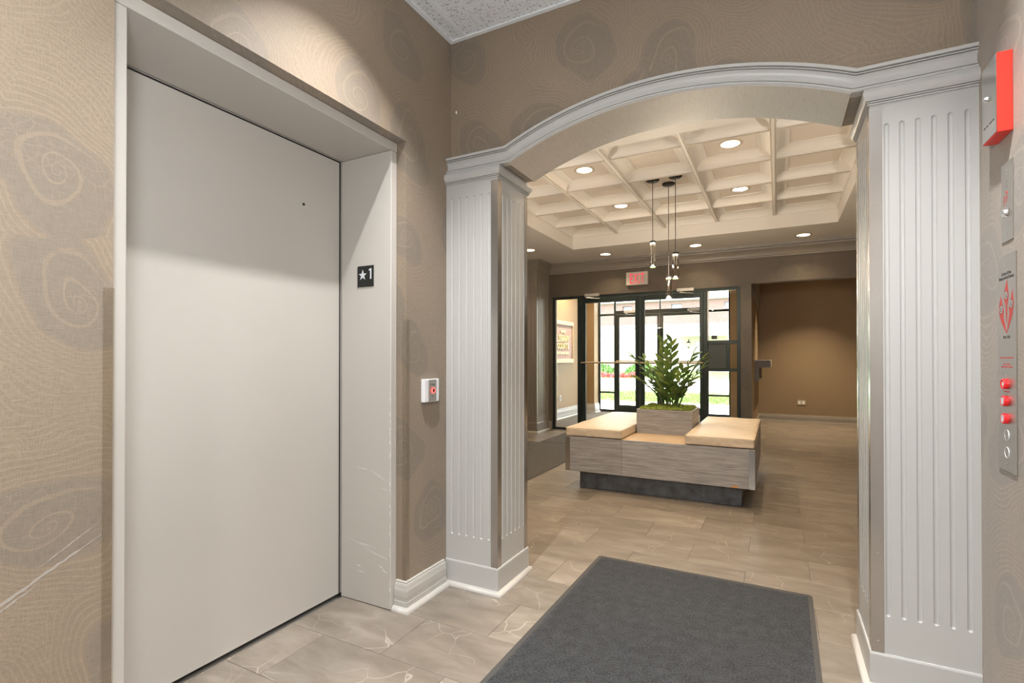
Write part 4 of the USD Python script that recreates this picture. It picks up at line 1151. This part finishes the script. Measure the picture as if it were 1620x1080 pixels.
# the plant: arching stems with paired glossy leaves
def leaf_mesh(base, d, side, length, width, nrm):
    """A pointed oval leaf, folded along its midrib."""
    n = 7
    V, Fl = [], []
    up = np.cross(side, d)
    if up[2] < 0:
        up = -up
    for k in range(n + 1):
        t = k / n
        wv = width * math.sin(math.pi * min(max(t, 0.0), 1.0) ** 0.85) ** 0.9 if 0 < k < n else 0.0015
        c = base + d * length * t - up * 0.18 * length * t * t
        V += [c + side * wv + up * wv * 0.30, c, c - side * wv + up * wv * 0.30]
    for k in range(n):
        a = 3 * k
        Fl += [(a, a + 1, a + 4), (a, a + 4, a + 3), (a + 1, a + 2, a + 5), (a + 1, a + 5, a + 4)]
    return trimesh.Trimesh(np.array(V), Fl, process=False)


pt = thing('zz_plant', 'leafy dark green plant with upright arching stems growing from the planter', 'plant', tuple(mc))
# azimuth, lean, height, root offset x
STEMS = [(-100, 0.04, 0.58, -0.045), (-60, 0.10, 0.58, 0.015), (178, 0.56, 0.52, -0.06), (165, 0.40, 0.46, -0.05), (5, 0.52, 0.47, 0.06), (-8, 0.52, 0.42, 0.06), (30, 0.30, 0.50, 0.06), (100, 0.10, 0.52, 0.0),
         (-165, 0.75, 0.30, -0.05), (-15, 0.62, 0.28, 0.05), (-110, 0.30, 0.34, -0.02), (-60, 0.35, 0.36, 0.04), (140, 0.45, 0.36, -0.03), (-90, 0.55, 0.24, 0.01)]
for az, lean, hg, bx in STEMS:
    az = math.radians(az + RNG.uniform(-6, 6))
    o = mc + [bx + RNG.uniform(-0.03, 0.03), RNG.uniform(-0.05, 0.05), -0.02]
    dirh = np.array([math.cos(az), math.sin(az), 0])
    ts = np.linspace(0, 1, 15)
    L = hg * 1.12
    pts = np.array([o + dirh * (lean * L * (0.55 * t + 0.45 * t * t)) + np.array([0, 0, 1]) * L * t * (1 - 0.16 * lean * t) for t in ts])
    rad = np.linspace(0.0075, 0.0026, 15)
    sm = []
    for a, b, r0, r1 in zip(pts[:-1], pts[1:], rad[:-1], rad[1:]):
        sm.append(trimesh.creation.cylinder(radius=(r0 + r1) / 2, segment=[a, b], sections=7))
    stp = obj('stem', cat(sm), stem_mat, pt)
    nl = int(5 + hg * 19)
    for k in range(nl):
        t = 0.22 + 0.78 * (k + 0.5) / nl
        f = t * 14
        i = min(int(f), 13)
        b = pts[i] + (pts[i + 1] - pts[i]) * (f - i)
        tan = pts[i + 1] - pts[i]
        tan /= np.linalg.norm(tan)
        acr = np.cross(tan, [0, 0, 1.0]) if abs(tan[2]) < 0.985 else np.array([math.cos(az + 1.57), math.sin(az + 1.57), 0])
        acr /= np.linalg.norm(acr)
        s = 1 if k % 2 == 0 else -1
        spread = 0.95 - 0.65 * t
        d = tan * (1 - spread * 0.55) + acr * s * spread * 1.25 + RNG.normal(0, 0.10, 3)
        d /= np.linalg.norm(d)
        sd = np.cross(d, np.cross(tan, acr))
        sd = np.cross(np.cross(tan, acr * s) + RNG.normal(0, 0.2, 3), d)
        sd /= np.linalg.norm(sd)
        ln = (0.118 - 0.050 * abs(t - 0.55)) * RNG.uniform(0.85, 1.15)
        obj('leaf', leaf_mesh(b, d, sd, ln, ln * 0.19, None), leaf_mats[int(RNG.integers(0, 3))], stp, smooth=True)
hoop = sweep2([(0.105 * math.cos(t), 0.105 * math.sin(t)) for t in np.linspace(0, 2 * math.pi, 29)[:-1]], [(0.0018 * math.cos(q), 0.0018 * math.sin(q)) for q in np.linspace(0, 2 * math.pi, 7)[:-1]], 'z', closed=True)
hoop.apply_translation(mc + [0, 0, 0.135])
obj('tie_wire', hoop, dark_metal, pt, smooth=True, label='thin dark wire hoop holding the stems')

# ------------------------------------------------------------------ inner storefront
SF0, SF1 = YB + 0.015, YB + 0.062
w1 = struct('window_1', 'dark green framed glass entrance screen with side lights', 'window', (-1.61 * H, YB * H, 0))


def member(parent, name, x0, x1, z0, z1, y0=SF0, y1=SF1, mat=frame_green, c=0.002, label=None):
    return obj(name, hb(x0, x1, y0, y1, z0, z1, c), mat, parent, label=label)


member(w1, 'jamb', -2.829, -2.789, -0.9935, 0.8655)
member(w1, 'jamb', -0.431, -0.391, -0.9935, 0.8655)
member(w1, 'header', -2.7885, -0.4315, 0.832, 0.8655)
member(w1, 'mullion', -2.458, -2.402, -0.9935, 0.8315)
member(w1, 'mullion', -0.812, -0.764, -0.9935, 0.8315)
member(w1, 'sill', -2.7885, -2.4585, -0.9935, -0.963)
member(w1, 'sill', -0.7635, -0.4315, -0.9935, -0.963)
member(w1, 'transom', -0.7635, -0.4315, 0.178, 0.222)
member(w1, 'transom', -0.7635, -0.4315, -0.154, -0.119)
member(w1, 'post', -0.549, -0.515, -0.1185, 0.1775)
member(w1, 'directory_panel', -0.7555, -0.5495, -0.1185, 0.1775, SF0 + 0.004, SF1 - 0.004, frame_panel, label='flat grey panel set in the right side light')
for a, b, z0, z1 in ((-2.7885, -2.4585, -0.9625, 0.8315), (-0.7635, -0.4315, 0.2225, 0.8315), (-0.5145, -0.4315, -0.1185, 0.1775), (-0.7635, -0.4315, -0.9625, -0.1545)):
    member(w1, 'pane', a, b, z0, z1, YB + 0.036, YB + 0.041, pane, 0, 'clear glass pane')
member(w1, 'glazing_bead', -2.7883, -2.768, -0.9625, 0.8313, SF0 - 0.004, SF0 + 0.012, silver)
member(w1, 'glazing_bead', -0.7633, -0.750, 0.2227, 0.8313, SF0 - 0.004, SF0 + 0.012, silver)
member(w1, 'notice', -0.72, -0.655, 0.240, 0.285, YB + 0.033, YB + 0.0355, simple('dark_notice', (0.035, 0.032, 0.028), 0.5), 0, 'small dark notice stuck on the glass')


def leaf_door(name, label, x0, x1, y0, y1, z1, stile, ztop, closer_x, bar=True, barz=-0.055, zb=-0.985):
    d = struct(name, label, 'door', ((x0 + x1) / 2 * H, (y0 + y1) / 2 * H, 0))
    sl, sr = stile
    member(d, 'stile', x0, x0 + sl, zb, z1, y0, y1)
    member(d, 'stile', x1 - sr, x1, zb, z1, y0, y1)
    member(d, 'top_rail', x0 + sl, x1 - sr, ztop, z1, y0, y1)
    member(d, 'bottom_rail', x0 + sl, x1 - sr, zb, -0.86, y0, y1)
    ym = (y0 + y1) / 2
    member(d, 'pane', x0 + sl, x1 - sr, -0.86, ztop, ym - 0.0025, ym + 0.0025, pane, 0, 'clear glass pane')
    if bar:
        yb = y0 - 0.035
        b = obj('push_bar', tubes([((x0 + 0.006) * H, yb * H, (1 + barz) * H), ((x1 - 0.004) * H, yb * H, (1 + barz) * H)], 0.013, 12), brass_bar, d, label='light brass push bar')
        for xx in (x0 + sl * 0.5, x1 - sr * 0.5):
            obj('bracket', hb(xx - 0.010, xx + 0.010, yb, y0, barz - 0.012, barz + 0.012, 0.001), frame_green, b)
    cx, cz = closer_x
    c = obj('closer', hb(cx - 0.105, cx + 0.105, y0 - 0.045, y0 - 0.001, cz - 0.024, cz + 0.018, 0.006), silver, d, label='silver door closer')
    obj('closer_arm', tubes([((cx - 0.04) * H, (y0 - 0.025) * H, (1 + cz - 0.024) * H), ((cx - 0.055) * H, (y0 - 0.11) * H, (1 + cz - 0.045) * H), ((cx + 0.10) * H, (y0 - 0.012) * H, (1 + cz - 0.052) * H)], 0.008, 8), silver, c)
    return d


leaf_door('door_2', 'left inner glass entrance door with dark frame and brass push bar', -2.400, -1.598, SF0 + 0.004, SF1 - 0.004, 0.829, (0.057, 0.0585), 0.762, (-2.24, 0.868))
leaf_door('door_3', 'right inner glass entrance door behind the plant', -1.594, -0.8135, SF0 + 0.004, SF1 - 0.004, 0.829, (0.057, 0.041), 0.762, (-1.02, 0.865))

# exit sign
es = thing('exit_sign', 'illuminated exit sign with red letters above the glass doors', 'exit sign', (-1.6205 * H, YB * H, 2.044 * H))
obj('housing', hb(-1.761, -1.480, YB - 0.045, YB - 0.0005, 0.958, 1.130, 0.004), exit_face, es)
for ch, x, w_ in (('E', -1.690, 0.046), ('X', -1.634, 0.052), ('I', -1.589, 0.0145), ('T', -1.546, 0.048)):
    t_ = text(ch, 0.138, 0.002, bold=True, width=w_)
    obj('letter', onto(t_, (x * H, (YB - 0.0455) * H, (0.983 + 1) * H), (1, 0, 0), (0, 0, 1)), exit_red, es, label='glowing red letter')

# ------------------------------------------------------------------ alcove furnishings
ol = thing('wall_outlet', 'double wall outlet low on the alcove back wall', 'outlet', (0.332 * H, 9.2 * H, 0.31 * H))
obj('plate', hb(0.274, 0.390, 9.192, 9.1995, -0.729, -0.652, 0.002), simple('brass_plate', (0.42, 0.36, 0.28), 0.4), ol)
for x in (0.305, 0.359):
    obj('socket', hb(x - 0.017, x + 0.017, 9.1905, 9.1918, -0.712, -0.668, 0.0005), white_plastic, ol)
wo = thing('wall_outlet', 'small outlet low on the left vestibule wall', 'outlet', (LXL * H, 7.85 * H, 0.34 * H))
obj('plate', hb(LXL + 0.0003, LXL + 0.008, 7.82, 7.88, -0.70, -0.61, 0.001), white_plastic, wo)
obj('socket', hb(LXL + 0.0082, LXL + 0.010, 7.837, 7.863, -0.68, -0.63, 0.0005), simple('socket_grey', (0.3, 0.3, 0.3), 0.5), wo)
lg = thing('wood_ledge', 'grey wood ledge fixed on the left wall of the alcove', 'ledge', (-0.18 * H, 8.3 * H, 0.7 * H))
obj('top', hb(-0.2735, -0.081, 7.61, 8.95, -0.12, -0.020, 0.002), wood_grey, lg)
obj('bracket', hb(-0.2735, -0.220, 7.61, 7.68, -0.31, -0.1205, 0.002), wood_grey, lg)
obj('bracket', hb(-0.2735, -0.220, 8.88, 8.95, -0.31, -0.1205, 0.002), wood_grey, lg)
tr3 = thing('trim_3', 'stepped white trim high on the left side of the alcove', 'trim', (-0.26 * H, 8.1 * H, 1.8 * H), kind='structure')
obj('board', hb(-0.2735, -0.262, 7.15, 9.1, 0.782, 1.2, 0.002), lobby_trim, tr3)
obj('bead', hb(-0.2615, -0.250, 7.35, 9.1, 0.85, 1.2, 0.003), lobby_trim, tr3)

# plaque in the vestibule
pq = thing('name_plaque', 'mauve plaque with raised gold lettering in a cream frame on the vestibule wall', 'plaque', (LXL * H, 7.94 * H, 1.28 * H))
py0, py1, pz0, pz1 = 7.50, 8.36, -0.005, 0.56
obj('panel', hb(LXL + 0.001, LXL + 0.020, py0, py1, pz0, pz1), plaque_mat, pq)
for a in (hb(LXL + 0.0005, LXL + 0.045, py0 - 0.02, py1 + 0.02, pz1, pz1 + 0.07, 0.006), hb(LXL + 0.0005, LXL + 0.045, py0 - 0.02, py1 + 0.02, pz0 - 0.07, pz0, 0.006),
          hb(LXL + 0.0005, LXL + 0.045, py0 - 0.06, py0, pz0, pz1, 0.006), hb(LXL + 0.0005, LXL + 0.045, py1, py1 + 0.02, pz0, pz1, 0.006)):
    obj('frame_rail', a, plaque_frame, pq)
for s_, z_, hh, w_ in (('LIBRARY', 0.285, 0.115, 0.62), ('COURTE', 0.165, 0.10, 0.58), ('', 0.0, 0.0, 0)):
    if hh:
        obj('lettering', onto(text(s_, hh, 0.012, bold=True, width=w_), ((LXL + 0.0205) * H, 7.93 * H, (1 + z_) * H), (0, 1, 0), (0, 0, 1)), gold, pq)
dash = []
y = 7.66
for w in (0.07, 0.05, 0.08, 0.06, 0.03, 0.09, 0.04):
    dash.append(hb(LXL + 0.0205, LXL + 0.028, y, y + w, 0.072, 0.115, 0.002))
    y += w + 0.018
obj('small_lettering', cat(dash), gold, pq)
orn = unary_union([affinity.rotate(affinity.scale(Point(0.055 * k, 0.012 * (1 - abs(k))).buffer(1), 0.038, 0.017), 28 * k) for k in (-1.7, -0.8, 0.8, 1.7)] + [Point(0, 0).buffer(0.022)])
obj('ornament', onto(ext(orn, 'z', 0, 0.01), ((LXL + 0.0205) * H, 7.93 * H, 1.452 * H), (0, 1, 0), (0, 0, 1)), gold, pq)

# ------------------------------------------------------------------ outer storefront
OY0, OY1 = YOUT - 0.065, YOUT - 0.020
w2 = struct('window_2', 'dark framed outer glass screen behind the vestibule', 'window', (-1.85 * H, YOUT * H, 0))
zt_ = 1.219
for a, b in ((-2.999, -2.965), (-2.700, -2.665), (-1.085, -1.045), (-0.725, -0.6905)):
    member(w2, 'mullion', a, b, -0.9935, zt_, OY0, OY1)
member(w2, 'transom', -2.6645, -1.0855, 0.815, 0.885, OY0, OY1)
for a, b in ((-2.9645, -2.7005), (-1.0445, -0.7255)):
    member(w2, 'transom', a, b, 0.80, 0.835, OY0, OY1)
    member(w2, 'transom', a, b, -0.645, -0.615, OY0, OY1)
    member(w2, 'sill', a, b, -0.9935, -0.95, OY0, OY1)
    for z0, z1 in ((-0.9495, -0.6455), (-0.6145, 0.7995), (0.8355, zt_)):
        member(w2, 'pane', a, b, z0, z1, YOUT - 0.045, YOUT - 0.040, pane, 0, 'clear glass pane')
member(w2, 'mullion', -1.868, -1.848, 0.8855, zt_, OY0, OY1)
for a, b in ((-2.6645, -1.8685), (-1.8475, -1.0855)):
    member(w2, 'pane', a, b, 0.8855, zt_, YOUT - 0.045, YOUT - 0.040, pane, 0, 'clear glass pane')
d4 = leaf_door('door_4', 'left outer glass door beyond the vestibule', -2.663, -1.868, OY0 + 0.004, OY1 - 0.004, 0.812, (0.060, 0.045), 0.765, (-2.40, 0.86), True, -0.045)
obj('lock_box', hb(-2.06, -1.93, OY0 - 0.05, OY0 + 0.003, -0.28, -0.185, 0.004), silver, d4, label='grey lock box on the door edge')
leaf_door('door_5', 'right outer glass door beyond the vestibule', -1.864, -1.087, OY0 + 0.004, OY1 - 0.004, 0.812, (0.060, 0.045), 0.765, (-1.28, 0.85), True, -0.045)

# ------------------------------------------------------------------ outdoors
gz = -1.02
paving = usdkit.material(stage, LK + 'paving', {'g': ('geometry', {}), 'b': ('brick_texture', {'scale': 1.0, 'brick_width': 0.6, 'row_height': 0.3, 'mortar_size': 0.008, 'color1': (0.52, 0.44, 0.38), 'color2': (0.58, 0.50, 0.44), 'mortar': (0.36, 0.32, 0.29)}), 'p': ('principled_bsdf', {'roughness': 0.9})},
                         [('g.position', 'b.vector'), ('b.color', 'p.base_color')], surface='p.BSDF')
grass_mat = simple('lawn', (0.16, 0.27, 0.06), 0.9, bump=(40, 0.03))
tag(obj('ground', hb(-40, 30, YOUT + 0.1, 12.2, gz - 0.2, gz), paving), 'pale brick paved walk outside the doors', 'ground', None, 'structure')
tag(obj('lawn', hb(-40, 30, 12.2, 16.5, gz - 0.2, gz + 0.01), grass_mat), 'strip of lawn beyond the walk', 'lawn', None, 'structure')
tag(obj('road', hb(-60, 50, 16.5, 26.0, gz - 0.2, gz), simple('pale_road', (0.55, 0.54, 0.52), 0.9)), 'pale concrete drive between the lawn and flower bed', 'road', None, 'structure')
tag(obj('ground_far', hb(-60, 50, 26.0, 46, gz - 0.2, gz), grass_mat), 'planting bed ground in front of the far building', 'ground', None, 'structure')
flm = [simple('grass_blade_a', (0.20, 0.34, 0.07), 0.7), simple('shrub_leaf', (0.12, 0.24, 0.06), 0.7), simple('red_petal', (0.60, 0.10, 0.10), 0.7)]


def tuft(center, rad, hgt, n, wd, seed, dome_=True):
    r = np.random.default_rng(seed)
    a = r.uniform(0, 2 * np.pi, n)
    q = np.sqrt(r.uniform(0, 1, n)) * rad
    z = r.uniform(0, 1, n) * hgt * (1 - (q / rad) ** 2 * 0.8)
    b = np.stack([q * np.cos(a), q * np.sin(a), z], 1) + center
    d = r.normal(0, 1, (n, 3)); d[:, 2] = np.abs(d[:, 2]) + 0.4
    d /= np.linalg.norm(d, axis=1, keepdims=True)
    s = np.cross(d, r.normal(0, 1, (n, 3))); s /= np.linalg.norm(s, axis=1, keepdims=True)
    V = np.stack([b - s * wd, b + s * wd, b + d * wd * 3.2], 1).reshape(-1, 3)
    return trimesh.Trimesh(V, np.arange(3 * n).reshape(-1, 3), process=False)


for k, lab in enumerate(('rounded green shrub across the drive, leftmost of three in the bed', 'rounded green shrub across the drive, middle one of three in the bed', 'rounded green shrub across the drive, rightmost of three in the bed')):
    x = -11.9 + 2.4 * k
    t = obj('shrub', tuft(np.array([x * H, (30 + RNG.uniform(-0.6, 0.6)) * H, gz * H + H]), 1.15, RNG.uniform(0.8, 1.1), 1500, 0.06, 40 + k), flm[1])
    tag(t, lab, 'shrub', 'shrubs in the bed across the drive')
tag(obj('flower_bed', cat([tuft(np.array([x * H, 27.2 * H, gz * H + H]), 0.55, 0.32, 260, 0.05, 90 + i) for i, x in enumerate(np.arange(-14, -6.5, 0.9))]), flm[2]), 'low strip of red flowers before the shrubs', 'flowers', None, 'stuff')
tag(obj('lawn_grass', cat([tuft(np.array([x * H, y * H, gz * H + H]), 0.55, 0.12, 500, 0.012, 200 + i * 7 + j) for i, x in enumerate(np.arange(-6.5, -0.5, 0.7)) for j, y in enumerate((12.6, 13.4, 14.4))]), flm[0]), 'tufts of ornamental grass on the lawn edge', 'grass', None, 'stuff')

brick = usdkit.material(stage, LK + 'far_brick', {'g': ('geometry', {}), 'mp': ('mapping', {'rotation': (math.pi / 2, 0, 0)}), 'b': ('brick_texture', {'scale': 1.0, 'brick_width': 0.24, 'row_height': 0.085, 'mortar_size': 0.009, 'color1': (0.16, 0.085, 0.08), 'color2': (0.20, 0.11, 0.10), 'mortar': (0.24, 0.20, 0.19)}), 'p': ('principled_bsdf', {'roughness': 0.9})},
                        [('g.position', 'mp.vector'), ('mp.vector', 'b.vector'), ('b.color', 'p.base_color')], surface='p.BSDF')
stone = simple('pale_stone', (0.66, 0.63, 0.58), 0.85)
glass_far = simple('far_window_glass', (0.25, 0.28, 0.30), 0.15)
FY = 40.0
bd = thing('far_building', 'pale stone building with a brick upper floor across the drive', 'building', (-6 * H, FY * H, gz * H + H))
rec = sbox(-6.55 * H, (gz + 1) * H, -3.2 * H, (1.67 + 1) * H)
low = sbox(-30 * H, (gz + 1) * H, 14 * H, 3.42 * H).difference(rec)
low = low.difference(sbox(-7.65 * H, 1.79 * H, -7.26 * H, 2.33 * H))
obj('stone_wall', ext(low, 'y', FY * H, (FY + 0.5) * H), stone, bd)
obj('belt_course', hb(-30, 14, FY - 0.12, FY + 0.3, 2.42, 2.62, 0.01), stone, bd)
up = sbox(-30 * H, 3.62 * H, 14 * H, 5.4 * H)
upw = [(-14.7, 3.75), (-10.92, 3.75), (-7.16, 3.77), (-3.4, 3.77), (0.4, 3.77)]
for x, z in upw:
    up = up.difference(sbox(x * H, (z + 1) * H, (x + 0.75) * H, (z + 1.35) * H if False else (z + 1.38) * H))
obj('brick_wall', ext(up, 'y', FY * H, (FY + 0.5) * H), brick, bd)
for x, z in upw:
    f = obj('window', hb(x, x + 0.75, FY + 0.20, FY + 0.24, z, z + 0.38), glass_far, bd)
    obj('window_sill', hb(x - 0.08, x + 0.83, FY - 0.08, FY + 0.18, z - 0.12, z - 0.005, 0.01), stone, f)
obj('window', hb(-7.65, -7.26, FY + 0.20, FY + 0.24, 0.79, 1.33), glass_far, bd)
obj('cornice', hb(-30.1, 14.1, FY - 0.3, FY + 0.5, 4.4, 4.75, 0.02), stone, bd)
obj('upper_wall', hb(-30, 14, FY + 0.1, FY + 0.5, 4.75, 6.5), simple('pale_render', (0.72, 0.71, 0.69), 0.85), bd)
obj('recess_wall', hb(-6.7, -3.1, FY + 1.4, FY + 1.6, gz, 1.9), simple('cream_render', (0.50, 0.44, 0.38), 0.85), bd)
obj('recess_ceiling', hb(-6.7, -3.1, FY + 0.5, FY + 1.4, 1.68, 1.78), stone, bd)
obj('recess_door', hb(-5.62, -4.9, FY + 1.30, FY + 1.39, gz, 1.3, 0.01), glass_far, bd)
lt = thing('wall_lantern', 'small metal lantern on the recessed wall of the far building', 'lantern', (-6.1 * H, (FY + 1.3) * H, 1.9 * H))
lx, ly, lz = -6.1 * H, (FY + 1.25) * H, (1.05 + 1) * H
obj('bracket', tubes([(lx, (FY + 1.4) * H, lz + 0.42), (lx, ly, lz + 0.50), (lx, ly, lz + 0.34)], 0.025, 6), dark_metal, lt)
obj('roof', lathe([(0, 0.36), (0.04, 0.34), (0.19, 0.20), (0.19, 0.18), (0, 0.18)], (lx, ly, lz), 6), dark_metal, lt)
obj('glass_body', lathe([(0, 0.18), (0.16, 0.18), (0.11, -0.16), (0, -0.16)], (lx, ly, lz), 6), simple('lantern_glass', (0.5, 0.46, 0.38), 0.3), lt)
obj('finial', lathe([(0, -0.16), (0.12, -0.16), (0.05, -0.24), (0, -0.28)], (lx, ly, lz), 6), dark_metal, lt)
